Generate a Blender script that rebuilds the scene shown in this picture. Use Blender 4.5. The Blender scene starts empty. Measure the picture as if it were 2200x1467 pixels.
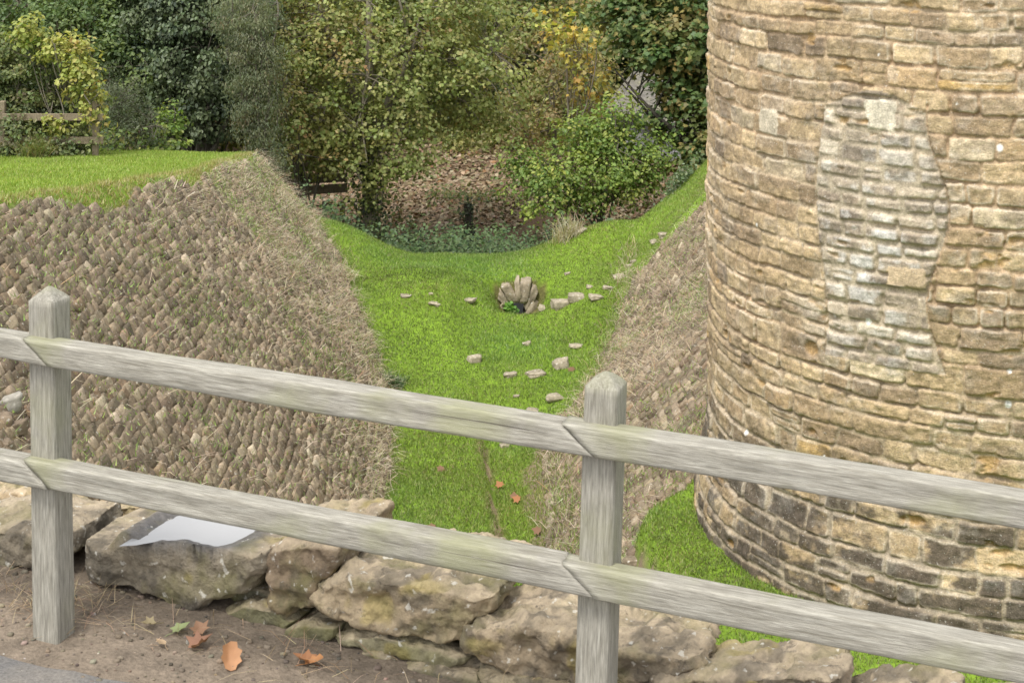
import bpy, bmesh, math, random
import numpy as np
from mathutils import Vector, Matrix
PI = math.pi
rnd = random.Random(7)
rng = np.random.default_rng(11)
scene = bpy.context.scene
C = scene.collection

# ---------------------------------------------------------------- camera, light, exposure
F, CX, HOR = 3400.0, 1100.0, -250.0          # focal length in photo pixels, centre column, horizon row
cd = bpy.data.cameras.new('camera')
cam = bpy.data.objects.new('camera', cd); C.objects.link(cam)
cam.location = (0, 0, 0); cam.rotation_euler = (PI/2, 0, 0)
cd.sensor_width = 36; cd.lens = 36*F/2200; cd.shift_y = -(733.5-HOR)/2200
cd.clip_start = 0.05; cd.clip_end = 2000
cd.dof.use_dof = True; cd.dof.focus_distance = 17; cd.dof.aperture_fstop = 20
scene.camera = cam
SUN_EL, SUN_AZ = math.radians(63), math.radians(215)   # compass-style azimuth, 180 = behind the camera
w = bpy.data.worlds.new('World'); scene.world = w; w.use_nodes = True
nt = w.node_tree
sky = nt.nodes.new('ShaderNodeTexSky'); sky.sky_type = 'NISHITA'; sky.sun_disc = False
sky.sun_elevation = SUN_EL; sky.sun_rotation = SUN_AZ
hs = nt.nodes.new('ShaderNodeHueSaturation'); hs.inputs['Saturation'].default_value = 0.1
nt.links.new(sky.outputs[0], hs.inputs['Color'])
nt.links.new(hs.outputs[0], nt.nodes['Background'].inputs[0])
nt.nodes['Background'].inputs[1].default_value = 0.15
sl = bpy.data.lights.new('sun', 'SUN'); sl.energy = 1.5; sl.angle = math.radians(18); sl.color = (1, .96, .9)
so = bpy.data.objects.new('sun', sl); C.objects.link(so)
sd = Vector((math.sin(SUN_AZ)*math.cos(SUN_EL), math.cos(SUN_AZ)*math.cos(SUN_EL), math.sin(SUN_EL)))
so.rotation_euler = sd.to_track_quat('Z', 'Y').to_euler()
scene.view_settings.view_transform = 'Standard'; scene.view_settings.look = 'None'
scene.view_settings.exposure = 1.28; scene.view_settings.gamma = 1
scene.cycles.max_bounces = 6; scene.cycles.diffuse_bounces = 3; scene.cycles.transmission_bounces = 4

# ---------------------------------------------------------------- numeric helpers
def _h(ix, iy, iz, s):
    n = (ix.astype(np.int64)*374761393 + iy.astype(np.int64)*668265263 + iz.astype(np.int64)*2147483647 + s*974711) & 0xffffffff
    n = ((n ^ (n >> 13))*1274126177) & 0xffffffff
    n = ((n ^ (n >> 16))*2246822519) & 0xffffffff
    return ((n ^ (n >> 15)) & 0xffffff)/float(0xffffff)
def vnoise(p, s=0):
    p = np.asarray(p, float); i = np.floor(p); f = p-i; f = f*f*(3-2*f); i = i.astype(np.int64)
    r = 0
    for a in (0, 1):
        wa = f[..., 0] if a else 1-f[..., 0]
        for b in (0, 1):
            wb = f[..., 1] if b else 1-f[..., 1]
            for c in (0, 1):
                wc = f[..., 2] if c else 1-f[..., 2]
                r = r+wa*wb*wc*_h(i[..., 0]+a, i[..., 1]+b, i[..., 2]+c, s)
    return r*2-1
def fbm(p, o=4, s=0, g=.5):
    r, a, q, t = 0, 1., np.asarray(p, float), 0
    for k in range(o):
        r = r+a*vnoise(q, s+k*17); t += a; a *= g; q = q*2.03+3.1
    return r/t
def n2(x, y, sc, s=0, o=3):
    x, y = np.broadcast_arrays(np.asarray(x, float), np.asarray(y, float))
    return fbm(np.stack([x*sc, y*sc, np.full(x.shape, .5)], -1), o, s)
def smax(a, b, k):
    h = np.clip(.5+.5*(a-b)/k, 0, 1); return b+(a-b)*h+k*h*(1-h)
def smin(a, b, k): return -smax(-a, -b, k)
def sst(a, b, x):
    t = np.clip((x-a)/(b-a), 0, 1); return t*t*(3-2*t)
def unit(v): return v/np.maximum(np.linalg.norm(v, axis=-1, keepdims=True), 1e-9)
def P(px, py, Y): return np.array([(px-CX)/F*Y, Y, -(py-HOR)/F*Y])

# ---------------------------------------------------------------- mesh + material helpers
def mk(name, V, F_, mat, parent=None, col=None, smooth=True):
    """V (n,3); F_ = list of index arrays (m,k)."""
    V = np.asarray(V, np.float32)
    if not isinstance(F_, list): F_ = [F_]
    F_ = [np.asarray(f, np.int32) for f in F_ if len(f)]
    me = bpy.data.meshes.new(name)
    me.vertices.add(len(V)); me.vertices.foreach_set('co', V.ravel())
    idx = np.concatenate([f.ravel() for f in F_])
    tot = np.concatenate([np.full(len(f), f.shape[1], np.int32) for f in F_])
    st = np.concatenate([[0], np.cumsum(tot)[:-1]]).astype(np.int32)
    me.loops.add(len(idx)); me.loops.foreach_set('vertex_index', idx)
    me.polygons.add(len(tot)); me.polygons.foreach_set('loop_start', st)
    me.polygons.foreach_set('use_smooth', np.full(len(tot), smooth, bool))
    if col is not None:
        col = np.asarray(col, np.float32)
        if col.shape[1] == 3: col = np.concatenate([col, np.ones((len(col), 1), np.float32)], 1)
        at = me.color_attributes.new('Col', 'FLOAT_COLOR', 'POINT'); at.data.foreach_set('color', col.ravel())
    me.update(calc_edges=True); me.validate()
    if mat: me.materials.append(mat)
    o = bpy.data.objects.new(name, me); C.objects.link(o)
    if parent: o.parent = parent
    return o
def tag(o, label=None, cat=None, group=None, kind=None):
    if label: o['label'] = label
    if cat: o['category'] = cat
    if group: o['group'] = group
    if kind: o['kind'] = kind
    return o
def empty(name, loc, label, cat, group=None):
    o = bpy.data.objects.new(name, None); C.objects.link(o); o.location = Vector([float(q) for q in loc]); o.empty_display_size = .2
    return tag(o, label, cat, group)
class N:
    """tiny node-tree writer"""
    def __init__(s, name):
        s.m = bpy.data.materials.new(name); s.m.use_nodes = True; s.t = s.m.node_tree
        s.b = s.t.nodes['Principled BSDF']; s.b.inputs['Roughness'].default_value = .85
        s.b.inputs['Specular IOR Level'].default_value = .3
    def n(s, ty, **k):
        o = s.t.nodes.new('ShaderNode'+ty)
        for a, v in k.items():
            if a.startswith('_'): setattr(o, a[1:], v)
            else: s.set(o.inputs[a.replace('0', ' ')], v)
        return o
    def set(s, i, v):
        if hasattr(v, 'is_output'): s.t.links.new(v, i)
        else: i.default_value = v
    def co(s, scale=(1, 1, 1)):
        return s.n('Mapping', Vector=s.n('TexCoord').outputs['Object'], Scale=scale).outputs[0]
    def noise(s, sc, detail=4, vec=None, rough=.55, dist=0):
        o = s.n('TexNoise', Scale=sc, Detail=detail, Roughness=rough, Distortion=dist)
        s.t.links.new(vec if vec is not None else s.co(), o.inputs['Vector']); return o.outputs['Fac']
    def ramp(s, f, a, b, ca=(0, 0, 0, 1), cb=(1, 1, 1, 1)):
        o = s.t.nodes.new('ShaderNodeValToRGB'); e = o.color_ramp.elements
        e[0].position, e[1].position = a, b; e[0].color, e[1].color = ca, cb
        s.t.links.new(f, o.inputs[0]); return o.outputs[0]
    def mix(s, f, a, b, mode='MIX'):
        o = s.t.nodes.new('ShaderNodeMix'); o.data_type = 'RGBA'; o.blend_type = mode
        s.set(o.inputs[0], f); s.set(o.inputs[6], a if not isinstance(a, tuple) else (*a, 1)[:4]); s.set(o.inputs[7], b if not isinstance(b, tuple) else (*b, 1)[:4])
        return o.outputs[2]
    def attr(s): return s.n('VertexColor', _layer_name='Col').outputs[0]
    def bump(s, h, strength, dist=.01):
        o = s.n('Bump', Strength=strength, Distance=dist, Height=h)
        s.t.links.new(o.outputs[0], s.b.inputs['Normal'])
    def out(s, c, **k):
        s.set(s.b.inputs['Base Color'], c)
        for a, v in k.items(): s.set(s.b.inputs[a], v)
        return s.m
def g3(v): return (v, v, v, 1)
def stone_mat(name, fine=40, lich=.0, bump=.5, dark=0., moss=0.):
    s = N(name); c = s.attr()
    a = s.noise(fine, 6); b = s.noise(fine*.22, 5)
    c = s.mix(1, c, s.ramp(b, .25, .75, g3(.68), g3(1.25)), 'MULTIPLY')
    c = s.mix(1, c, s.ramp(a, .3, .7, g3(.7), g3(1.22)), 'MULTIPLY')
    if dark: c = s.mix(s.ramp(s.noise(fine*.5, 7, rough=.7), .56, .66, g3(0), g3(dark)), c, (.055, .047, .038))
    if moss: c = s.mix(s.ramp(s.noise(fine*.16, 5), .5, .68, g3(0), g3(moss)), c, (.16, .15, .05))
    if lich: c = s.mix(s.ramp(s.noise(fine*.9, 3, rough=.5), .64, .7, g3(0), g3(lich)), c, (.62, .6, .54))
    h = s.mix(.5, s.noise(fine*1.5, 6), b)
    s.bump(h, bump, .02)
    return s.out(c, Roughness=.92)
def leaf_mat(name, trans=.35, rough=.5, gain=1.):
    s = N(name); c = s.attr()
    s.out(c, Roughness=rough)
    s.b.inputs['Specular IOR Level'].default_value = .4
    tr = s.n('BsdfTranslucent'); s.t.links.new(s.mix(1, c, (1.15, 1.15, .6), 'MULTIPLY'), tr.inputs['Color'])
    mx = s.n('MixShader', Fac=trans); s.t.links.new(s.b.outputs[0], mx.inputs[1]); s.t.links.new(tr.outputs[0], mx.inputs[2])
    s.t.links.new(mx.outputs[0], s.t.nodes['Material Output'].inputs['Surface'])
    return s.m
def wood_mat(name, axis, green=.5, dark=1.):
    s = N(name)
    sc = [170, 170, 170]; sc[axis] = 10
    st = s.co(tuple(sc)); st2 = s.co(tuple(q*4.5 if q > 10 else q*2.5 for q in sc))
    a = s.noise(1, 6, st, .6, .3); b = s.noise(1, 5, st2, .65); l = s.noise(3.2, 4)
    c = s.ramp(a, .3, .72, (.19*dark, .175*dark, .14*dark, 1), (.41*dark, .39*dark, .335*dark, 1))
    c = s.mix(1, c, s.ramp(b, .3, .62, g3(.55), g3(1.15)), 'MULTIPLY')
    c = s.mix(s.ramp(l, .5, .66, g3(0), g3(green)), c, (.24, .245, .12))
    sk = [16, 16, 16]; sk[axis] = 5
    c = s.mix(s.ramp(s.noise(1, 5, s.co(tuple(sk)), .6), .6, .72, g3(0), g3(.5)), c, (.15, .135, .105))
    cr = [95, 95, 95]; cr[axis] = 1.1
    ck = s.ramp(s.noise(1, 3, s.co(tuple(cr)), .5), .68, .73, g3(0), g3(.75)); c = s.mix(ck, c, (.06, .05, .04))
    s.bump(s.mix(.5, a, b), .55, .004)
    return s.out(c, Roughness=.85)

# ---------------------------------------------------------------- terrain
def itp(Y, *pts):
    a = np.array(pts); return np.interp(Y, a[:, 0], a[:, 1])
FENCE0 = np.array([-1.256, 4.3]); FU = np.array([.936, -.351]); FN = np.array([.351, .936])
TC = np.array([4.65, 15.35])
def XLf(Y): return itp(Y, (9, -1.35), (15, -1.42), (17.5, -1.45), (20.7, -1.5), (24, -1.8), (26, -2.1), (27, -2.3), (30, -3.2))
def XRf(Y): return itp(Y, (9, .5), (16.6, .49), (19.7, .42), (21.9, .9), (25, 1.13), (30, 1.3))
def SRf(Y): return itp(Y, (13, .62), (15, .62), (18, .66), (22, .85), (24.5, 1.2), (26, 1.08), (27, 1.05))
def lawn_h(Y): return 2.99+.1315*(np.clip(Y, 10, 40)-14.97)
def terrain(X, Y, zone=False):
    X, Y = np.broadcast_arrays(np.asarray(X, float), np.asarray(Y, float))
    nz = n2(X, Y, .9, 3)*.07+n2(X, Y, 3.1, 5, 2)*.022
    B = itp(Y, (5, 7), (19, 7), (22, 6.76), (24, 6.42), (25.2, 6.2), (26, 6.21), (27, 6.33), (28.5, 7.2), (30.5, 7.6), (33, 7.5), (34.9, 7.02), (38, 6.95), (41, 6.6), (46, 5.8), (60, 2.2), (80, -4), (140, -14), (400, -30))
    fl = -B
    lip = np.exp(-((Y-24)/1.2)**2)
    fl = fl-lip*(.2-.36*np.clip(((X-.14)/1.)**2, 0, 1.2))
    hol = np.exp(-((X-.12)/.42)**4)*sst(24.15, 24.5, Y)*(1-sst(24.98, 25.03, Y))
    fl = fl-hol*.42
    xs = -.31+(19.2-Y)*.078+n2(Y, Y*0, .9, 24)*.07
    ch = sst(13, 15, Y)*(1-sst(20.2, 22, Y))*(X < XRf(Y)+1)
    fl = fl-ch*.22*sst(xs-.05, xs+.06, X)
    fl = fl+ch*.1*sst(.2, .75, X)
    fl = fl+np.exp(-(np.clip(np.abs(Y-26.9)-.2,0,9)/.9)**2)*(.42*np.exp(-((X-1.45)/.95)**2)+.62*sst(-1.5,-3.3,X)+.03*sst(-.2,1.,X))
    slL = -7+(XLf(Y)-X)*1.2
    lw = -lawn_h(Y)+n2(X, Y, .35, 9, 2)*.06
    zl = smin(lw, slL, .05)
    yend = 26.2+np.clip(-4.7-X, 0, 6)
    zl = smin(zl, -4.5-(Y-yend)*.9, .5)
    slR = -7+(X-XRf(Y))*SRf(Y)
    zr = np.minimum(slR, -3.)
    dt = np.hypot(X-TC[0], Y-TC[1])
    rb = 3.55-.6*sst(-.2, 1.0, Y-TC[1])+n2(X, Y, 1.7, 14)*.1
    bm = np.clip(1-sst(rb-.16, rb+.06, dt)+(1-sst(13.2, 14.2, Y))*sst(.5, 1.1, X), 0, 1)*(Y < 17.4)
    zrb = np.full(zr.shape, -6.1)+nz*.5
    zr2 = zr*(1-bm)+zrb*bm
    zr2 = zr2-np.clip(Y-27.2, 0, 6)*.8
    z = smax(smax(fl, zl, .3), zr2, .28)+.27*np.exp(-((X-2.1)/.55)**2)*np.exp(-((Y-26.9)/.8)**2)
    s = (X-FENCE0[0])*FU[0]+(Y-FENCE0[1])*FU[1]; t = (X-FENCE0[0])*FN[0]+(Y-FENCE0[1])*FN[1]
    zc = -2.05-.033*np.clip(s, -30, 30)-np.clip(t-.72, 0, 20)*3.6
    out = np.where(zc > z-.2, smax(z, zc, .1), z)
    onc = zc > z
    out = out+np.where(onc, n2(X, Y, 7, 8, 3)*.008, nz)
    if not zone: return out
    stL = (slL > fl-.03) & (slL < lw-.07+n2(X, Y, 2.5, 4)*.1-.2*np.exp(-((Y-17.2)/.9)**2)-.1*np.exp(-((Y-20.5)/.5)**2)) & (Y < 26.75) & ~onc
    stR = (slR > fl+.03+n2(X, Y, 2.2, 6)*.16) & (Y < 24.45-.28*(X-1.7)+n2(X, Y, 1.2, 2)*.3) & (bm < .6) & ~onc & (X > 0)
    wood = (Y > 28.) | ((Y > 27.2) & (z < -6.45)) | ((X < -4.4) & (Y > yend+.3))
    return out, stL, stR, onc, wood
def ray(px, py, y0=7., y1=70., n=4000):
    Y = np.linspace(y0, y1, n); X = (px-CX)/F*Y; r = -(py-HOR)/F*Y
    k = np.argmax(terrain(X, Y) >= r)
    return np.array([X[k], Y[k], r[k]])

gx = np.concatenate([np.linspace(-300, -40, 14), np.linspace(-36, -9, 40), np.arange(-8.8, 6.4, .07), np.linspace(6.6, 36, 40), np.linspace(40, 300, 14)])
gy = np.concatenate([np.linspace(-60, 2, 20), np.arange(2.4, 30, .07), np.linspace(30.1, 48, 120), np.linspace(49, 140, 60), np.linspace(150, 400, 12)])
GX, GY = np.meshgrid(gx, gy)
GZ, zL, zR, zC, zW = terrain(GX, GY, True)
nv = n2(GX, GY, 2.2, 21)[..., None]
col = np.empty(GX.shape+(3,)); col[:] = (.15, .24, .02)
col[zL | zR] = (.2, .155, .1)
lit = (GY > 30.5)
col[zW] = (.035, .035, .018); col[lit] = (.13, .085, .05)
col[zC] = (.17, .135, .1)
col = col*(1+.25*nv)
nr, nc = GX.shape
ii = np.arange(nr*nc).reshape(nr, nc)
quads = np.stack([ii[:-1, :-1], ii[:-1, 1:], ii[1:, 1:], ii[1:, :-1]], -1).reshape(-1, 4)
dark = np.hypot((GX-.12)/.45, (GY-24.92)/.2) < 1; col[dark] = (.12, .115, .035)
chl = (np.abs(GX-(-.31+(19.2-GY)*.078)) < .07) & (GY > 14.5) & (GY < 20); chl &= n2(GX, GY, 1.4, 23) > -.15; col[chl] = (.25, .195, .11)
qc = [np.take(a_.ravel(), quads).mean(1) for a_ in (GX, GY, GZ)]
quads = quads[~((np.abs(qc[0]-.12) < .17) & (np.abs(qc[1]-25.0) < .09) & (qc[2] < -6.45))]
s = N('ground_soil'); c = s.attr()
c = s.mix(1, c, s.ramp(s.noise(14, 6), .3, .7, g3(.72), g3(1.25)), 'MULTIPLY')
c = s.mix(1, c, s.ramp(s.noise(90, 4), .3, .7, g3(.75), g3(1.2)), 'MULTIPLY'); s.bump(s.noise(60, 6), .6, .02)
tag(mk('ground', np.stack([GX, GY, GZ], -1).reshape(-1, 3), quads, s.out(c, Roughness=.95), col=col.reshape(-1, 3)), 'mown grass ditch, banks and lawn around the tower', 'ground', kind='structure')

# path: asphalt sheet in front of the fence with a ragged dusty edge
ps, pt = np.linspace(-12, 14, 300), np.linspace(-6, 0, 60)
PS, PT = np.meshgrid(ps, pt)
edge = -.105+n2(PS, PS*0, 2.1, 31)*.05+n2(PS, PS*0, 9, 33)*.015-.06*PS.clip(0, 3)
PT2 = edge+(PT)*1.0
PX = FENCE0[0]+PS*FU[0]+PT2*FN[0]; PY = FENCE0[1]+PS*FU[1]+PT2*FN[1]
PZ = terrain(PX, PY)+.004+.006*sst(0, -.12, PT)
jj = np.arange(PX.size).reshape(PX.shape)
pq = np.stack([jj[:-1, :-1], jj[:-1, 1:], jj[1:, 1:], jj[1:, :-1]], -1).reshape(-1, 4)
s = N('worn_asphalt'); a = s.noise(120, 5, rough=.7); b = s.noise(5, 5)
c = s.ramp(b, .35, .65, (.13, .125, .12, 1), (.2, .18, .155, 1))
c = s.mix(1, c, s.ramp(a, .35, .65, g3(.7), g3(1.25)), 'MULTIPLY'); s.bump(a, .6, .006)
tag(mk('path', np.stack([PX, PY, PZ], -1).reshape(-1, 3), pq, s.out(c)), 'worn grey asphalt path at the foot of the timber fence', 'path', kind='structure')

# ---------------------------------------------------------------- rocks
def cube_tpl(n):
    g = np.linspace(-1, 1, n+1); pts, idx, fs = {}, [], []
    def vid(p):
        k = tuple(np.round(p, 6))
        if k not in pts: pts[k] = len(idx); idx.append(p)
        return pts[k]
    for ax in range(3):
        for sg in (-1, 1):
            for i in range(n):
                for j in range(n):
                    q = []
                    for a, b in ((i, j), (i+1, j), (i+1, j+1), (i, j+1)):
                        p = [0, 0, 0]; p[ax] = sg; p[(ax+1) % 3] = g[a]; p[(ax+2) % 3] = g[b]; q.append(vid(np.array(p, float)))
                    fs.append(q if sg > 0 else q[::-1])
    return np.array(idx), np.array(fs)
_T = {}
def rocks(cen, fr, size, rd=.5, amp=.16, n=4, seed=0, freq=1.3):
    """cen (k,3) centres, fr (k,3,3) rows are axes, size (k,3) half extents -> V,F,vertex->rock"""
    if n not in _T: _T[n] = cube_tpl(n)
    T, Fc = _T[n]; k = len(cen); M = len(T)
    q = unit(T); base = T*(1-rd)+q*rd*1.1
    off = rng.uniform(-50, 50, (k, 1, 3))
    v = np.repeat(base[None], k, 0)
    d = fbm((T[None]*freq+off).reshape(-1, 3), 3, seed).reshape(k, M)
    d2 = vnoise((T[None]*.7+off+9).reshape(-1, 3), seed+5).reshape(k, M)
    v = v*(1+amp*d+amp*.9*d2)[..., None]
    v[..., 0] *= 1+.12*rng.normal(size=(k, 1))*v[..., 1]; v[..., 2] += .14*rng.normal(size=(k, 1))*v[..., 0]
    v = v*size[:, None, :]
    V = np.einsum('kmi,kij->kmj', v, fr)+cen[:, None, :]
    Fa = (Fc[None]+(np.arange(k)*M)[:, None, None]).reshape(-1, 4)
    return V.reshape(-1, 3), Fa, np.repeat(np.arange(k), M)
def pick(pal, k, jit=.14):
    pal = np.array(pal, float); wt = pal[:, 3]/pal[:, 3].sum()
    c = pal[rng.choice(len(pal), k, p=wt), :3]
    return np.clip(c*(1+jit*rng.normal(size=(k, 1)))*(1+.05*rng.normal(size=(k, 3))), .004, .9)
M_pitch = stone_mat('pitched_stone', 34, .5, 1., .6)
M_rock = stone_mat('field_stone', 26, .7, .6, .35)
PITCH = [(.22, .172, .11, 4), (.27, .215, .14, 4), (.175, .132, .086, 3), (.33, .27, .19, 1.6), (.28, .18, .1, .8), (.42, .38, .3, .35)]
def revetment(side):
    cen, fr, size, cc = [], [], [], []
    srow = -.1; r = 0
    while srow < 7.5:
        hr = rnd.uniform(.085, .12); y = 9.6 if side < 0 else 14.5
        y1 = 26.9 if side < 0 else 25.2
        while y < y1:
            wd = rnd.uniform(.07, .185)
            yc = y+wd/2; y += wd
            wav = float(n2(yc, srow, .5, 40, 2))*.22+rnd.gauss(0, .009)
            s_ = srow+hr/2+wav
            sl = 1.2 if side < 0 else float(SRf(yc))
            nrm = unit(np.array([sl*(1 if side < 0 else -1), 0, 1.])); up = np.array([-nrm[2] if side < 0 else nrm[2], 0, abs(nrm[0])])
            dx = s_*abs(up[0])
            X = (XLf(yc)-dx) if side < 0 else (XRf(yc)+dx)
            cen.append((X, yc, 0)); size.append((wd*.6, hr*rnd.uniform(.5, .6), rnd.uniform(.036, .046))); r += 1
            yaw, pit = rnd.gauss(0, .06), rnd.gauss(-.18, .06)
            R = Matrix.Rotation(yaw, 3, 'Z') @ Matrix.Rotation(pit, 3, 'X') @ Matrix.Rotation(rnd.gauss(0, .1), 3, 'Y')
            B_ = np.array([[0, 1, 0], up, nrm])
            fr.append(np.array(R) @ B_); cc.append(nrm)
        srow += hr
    cen = np.array(cen); fr = np.array(fr); size = np.array(size)
    z, a, b, onc, wd_ = terrain(cen[:, 0], cen[:, 1], True)
    cen[:, 2] = z
    keep = (a if side < 0 else b) & (rng.random(len(cen)) > .012)
    px = CX+F*cen[:, 0]/cen[:, 1]
    keep &= (px > -260)
    nrm = np.array(cc)[keep]; cen, fr, size = cen[keep], fr[keep], size[keep]
    cen = cen+nrm*(rng.normal(.0, .006, (len(cen), 1))-.02)
    V, Fa, vi = rocks(cen, fr, size, .34, .16, 4, 50, 1.7)
    cl = pick(PITCH, len(cen), .12); g_ = cl.mean(1, keepdims=True)*np.array([1.27, 1., .68]); cl = cl*.35+g_*.65
    cl = cl*(1+.2*n2(cen[:, 0], cen[:, 1], .6, 44))[:, None]
    return mk('stone_revetment', V, Fa, M_pitch, col=cl[vi]), len(cen)
o, k1 = revetment(-1); tag(o, 'steep bank faced with rows of rough brown pitched stones under the lawn', 'stone bank')
o, k2 = revetment(1); tag(o, 'shaded stone faced bank overgrown with straw, running behind the round tower', 'stone bank')

# ---------------------------------------------------------------- tower
def tower():
    th_c = math.atan2(-TC[1], -TC[0])
    fine = np.arange(-4.75, 1.9, .0115)/2.72
    crs = np.linspace(fine[-1]+.03, fine[0]+2*PI-.03, 90)
    th = np.concatenate([fine, crs])
    zz = np.concatenate([np.arange(-6.5, -.55, .0115), np.arange(-.53, 2.6, .03)])
    TH, ZZ = np.meshgrid(th, zz); U = TH*2.72
    rowr = random.Random(5); r2 = np.random.default_rng(5)
    def layout(U, Z, hmin, hmax, lmin, lmax, seed, wob, joint, rot=0.):
        rr = random.Random(seed)
        Zw = Z+fbm(np.stack([U*.55, Z*.3, U*0], -1), 3, seed)*wob+fbm(np.stack([U*4, Z*4, U*0+3], -1), 2, seed+1)*.014+rot*U
        e = [-7.2]
        while e[-1] < 3.4: e.append(e[-1]+rr.uniform(hmin, hmax)*(1.35 if rr.random() < .12 else 1))
        e = np.array(e); ci = np.clip(np.searchsorted(e, Zw)-1, 0, len(e)-2)
        Uw = U+fbm(np.stack([U*5, Z*5, U*0+7], -1), 2, seed+2)*.035
        sid = np.zeros(U.shape, int); dl = np.zeros(U.shape); dr = np.zeros(U.shape); cnt = 0
        lo = e[ci]; hi = e[ci+1]
        for c in range(len(e)-1):
            m = ci == c
            if not m.any(): continue
            b = [-6.]
            while b[-1] < 14: b.append(b[-1]+rr.uniform(lmin, lmax)*(1.5 if rr.random() < .15 else 1)*(.75+.35*(e[c+1]-e[c])/hmax))
            b = np.array(b); um = Uw[m]; k = np.clip(np.searchsorted(b, um)-1, 0, len(b)-2)
            sid[m] = cnt+k; dl[m] = um-b[k]; dr[m] = b[k+1]-um; cnt += len(b)
        # individual stones sit a little high, low or narrow in their bed
        ra = np.random.default_rng(seed)
        jl, jh, js = ra.uniform(0, .018, cnt), ra.uniform(0, .022, cnt), ra.uniform(0, .012, cnt)
        split = ra.random(cnt) < .06
        zl = Zw-lo-jl[sid]; zh = hi-Zw-jh[sid]
        mid = (lo+hi)/2; sp = split[sid] & (hi-lo > hmin*1.05)
        upper = sp & (Zw > mid)
        zl = np.where(upper, Zw-mid, zl); zh = np.where(sp & ~upper, mid-Zw, zh)
        sid = np.where(upper, sid+cnt, sid)
        a = np.minimum(dl, dr)-js[sid % cnt]; b = np.minimum(zl, zh)
        # rounded-corner distance to the stone's edge
        k = .03; aa = np.clip(k-a, 0, None); bb = np.clip(k-b, 0, None)
        d = k-np.hypot(aa, bb)
        d = d-joint+fbm(np.stack([U*14, Z*14, U*0+1], -1), 4, seed+4, .6)*.014
        return d, sid, 2*cnt, zl/(hi-lo+1e-6)
    d1, s1, n1, f1 = layout(U, ZZ, .12, .195, .19, .46, 3, .07, .001)
    d2, s2, n2_, f2 = layout(U, ZZ, .115, .17, .19, .38, 8, .08, .004, .02)
    pm = (U > -1.45+.05*np.sin(ZZ*3)) & (U < -.42+.09*np.sin(ZZ*4.1)) & (ZZ > -4.0) & (ZZ < -1.82+.1*np.sin(U*5))
    pm2 = pm.astype(float)
    seam = (np.minimum(np.abs(U+1.45-.05*np.sin(ZZ*3)), np.abs(U+.42-.09*np.sin(ZZ*4.1))) < .012) & (ZZ > -4.0) & (ZZ < -1.8)
    D = np.where(seam, -.01, np.where(pm, d2, d1)); SID = np.where(pm, s2+n1, s1); n_ = n1+n2_
    R3 = np.stack([U, ZZ, U*0], -1)
    h1 = r2.normal(0, 1, n_+2); 
    face = sst(-.007, np.where(pm, .02, .012), D)
    rough = fbm(R3*9, 5, 61, .6)
    disp = face*(.019+.007*h1[SID]+.022*rough+.004*fbm(R3*np.array([6, 40, 1]), 3, 64))+(1-face)*(.001+.009*fbm(R3*22, 3, 63)-.024*sst(.12, .4, fbm(R3*np.array([3.5, 7, 1]), 3, 66)))
    disp = disp+.02*fbm(R3*.7, 2, 65)
    hole = sst(.42, .6, fbm(R3*np.array([3.2, 8, 1]), 4, 71)); disp = disp-hole*.03*face
    Rz = 2.72+.115*sst(-5.15, -6.1, ZZ)+.012*np.sin(ZZ*1.7)
    RR = Rz+disp
    X = TC[0]+RR*np.cos(th_c+TH); Y = TC[1]+RR*np.sin(th_c+TH)
    pal = np.array([(.40, .305, .185), (.45, .35, .215), (.36, .27, .165), (.31, .235, .15), (.46, .32, .14), (.54, .45, .31), (.42, .305, .175), (.26, .2, .135)])
    wt = np.array([6, 5, 4, 2.5, .5, .8, .5, 1.]); wt /= wt.sum()
    pal = pal*np.array([1.01, .985, .95]); sc = pal[r2.choice(len(pal), n_+2, p=wt)]*(1+.1*r2.normal(size=(n_+2, 1)))
    big = fbm(R3*.45, 3, 81)
    cs = sc[SID]*(1+.1*big[..., None])
    gk = (pm*.45)[..., None]; cs = cs*(1-gk)+cs.mean(-1, keepdims=True)*np.array([1.12, 1.06, .95])*gk
    # weathering: black crust on the wet foot of the tower, grey-white crust on the rebuilt patch, ochre breaks
    foot = sst(-4.65, -5.2, ZZ+.35*fbm(R3*.8, 3, 83)); crust = sst(-.16, .12, fbm(R3*np.array([3., 5, 1]), 5, 85, .6)+.25*h1[SID]*.5+.1)
    k = (foot*crust*face*.88)[..., None]; cs = cs*(1-k)+np.array([.075, .062, .05])*k
    up = sst(.12, .4, fbm(R3*np.array([2.6, 5, 1]), 5, 87, .6)+.1*h1[SID])*face*.42*(1-foot)
    cs = cs*(1-up[..., None])+np.array([.17, .13, .095])*up[..., None]
    wl = sst(.0, .32, fbm(R3*5, 5, 89, .6)+.42*np.exp(-((U+.95)/.55)**2-((ZZ+3.0)/1.)**2)-.12)*face*(.12+.75*np.exp(-((U+1.0)/.5)**2-((ZZ+3.05)/1.)**2))
    cs = cs*(1-wl[..., None])+np.array([.6, .58, .53])*wl[..., None]
    oc = (hole*.7)[..., None]; cs = cs*(1-oc)+np.array([.46, .29, .11])*oc
    mort = np.array([.41, .325, .215])*(1+.2*fbm(R3*6, 3, 91))[..., None]
    om = sst(.05, .3, fbm(R3*np.array([.8, 1.6, 1]), 3, 93)+.12*(ZZ+2.5))[..., None]*.5; mort = mort*(1-om)+np.array([.44, .29, .165])*om
    pg = (pm2*.7)[..., None]; mort = mort*(1-pg)+np.array([.44, .38, .28])*pg
    fm = foot[..., None]*.6; mort = mort*(1-fm)+np.array([.29, .255, .2])*fm
    # light lime rim left on many stone edges
    rim = (face*(1-sst(.012, .03, D))*sst(-.1, .3, fbm(R3*3, 3, 95)))[..., None]*.6
    cs = cs*(1-rim)+np.array([.6, .52, .4])*rim
    fc = face[..., None]; cc = cs*fc+mort*(1-fc)
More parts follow.
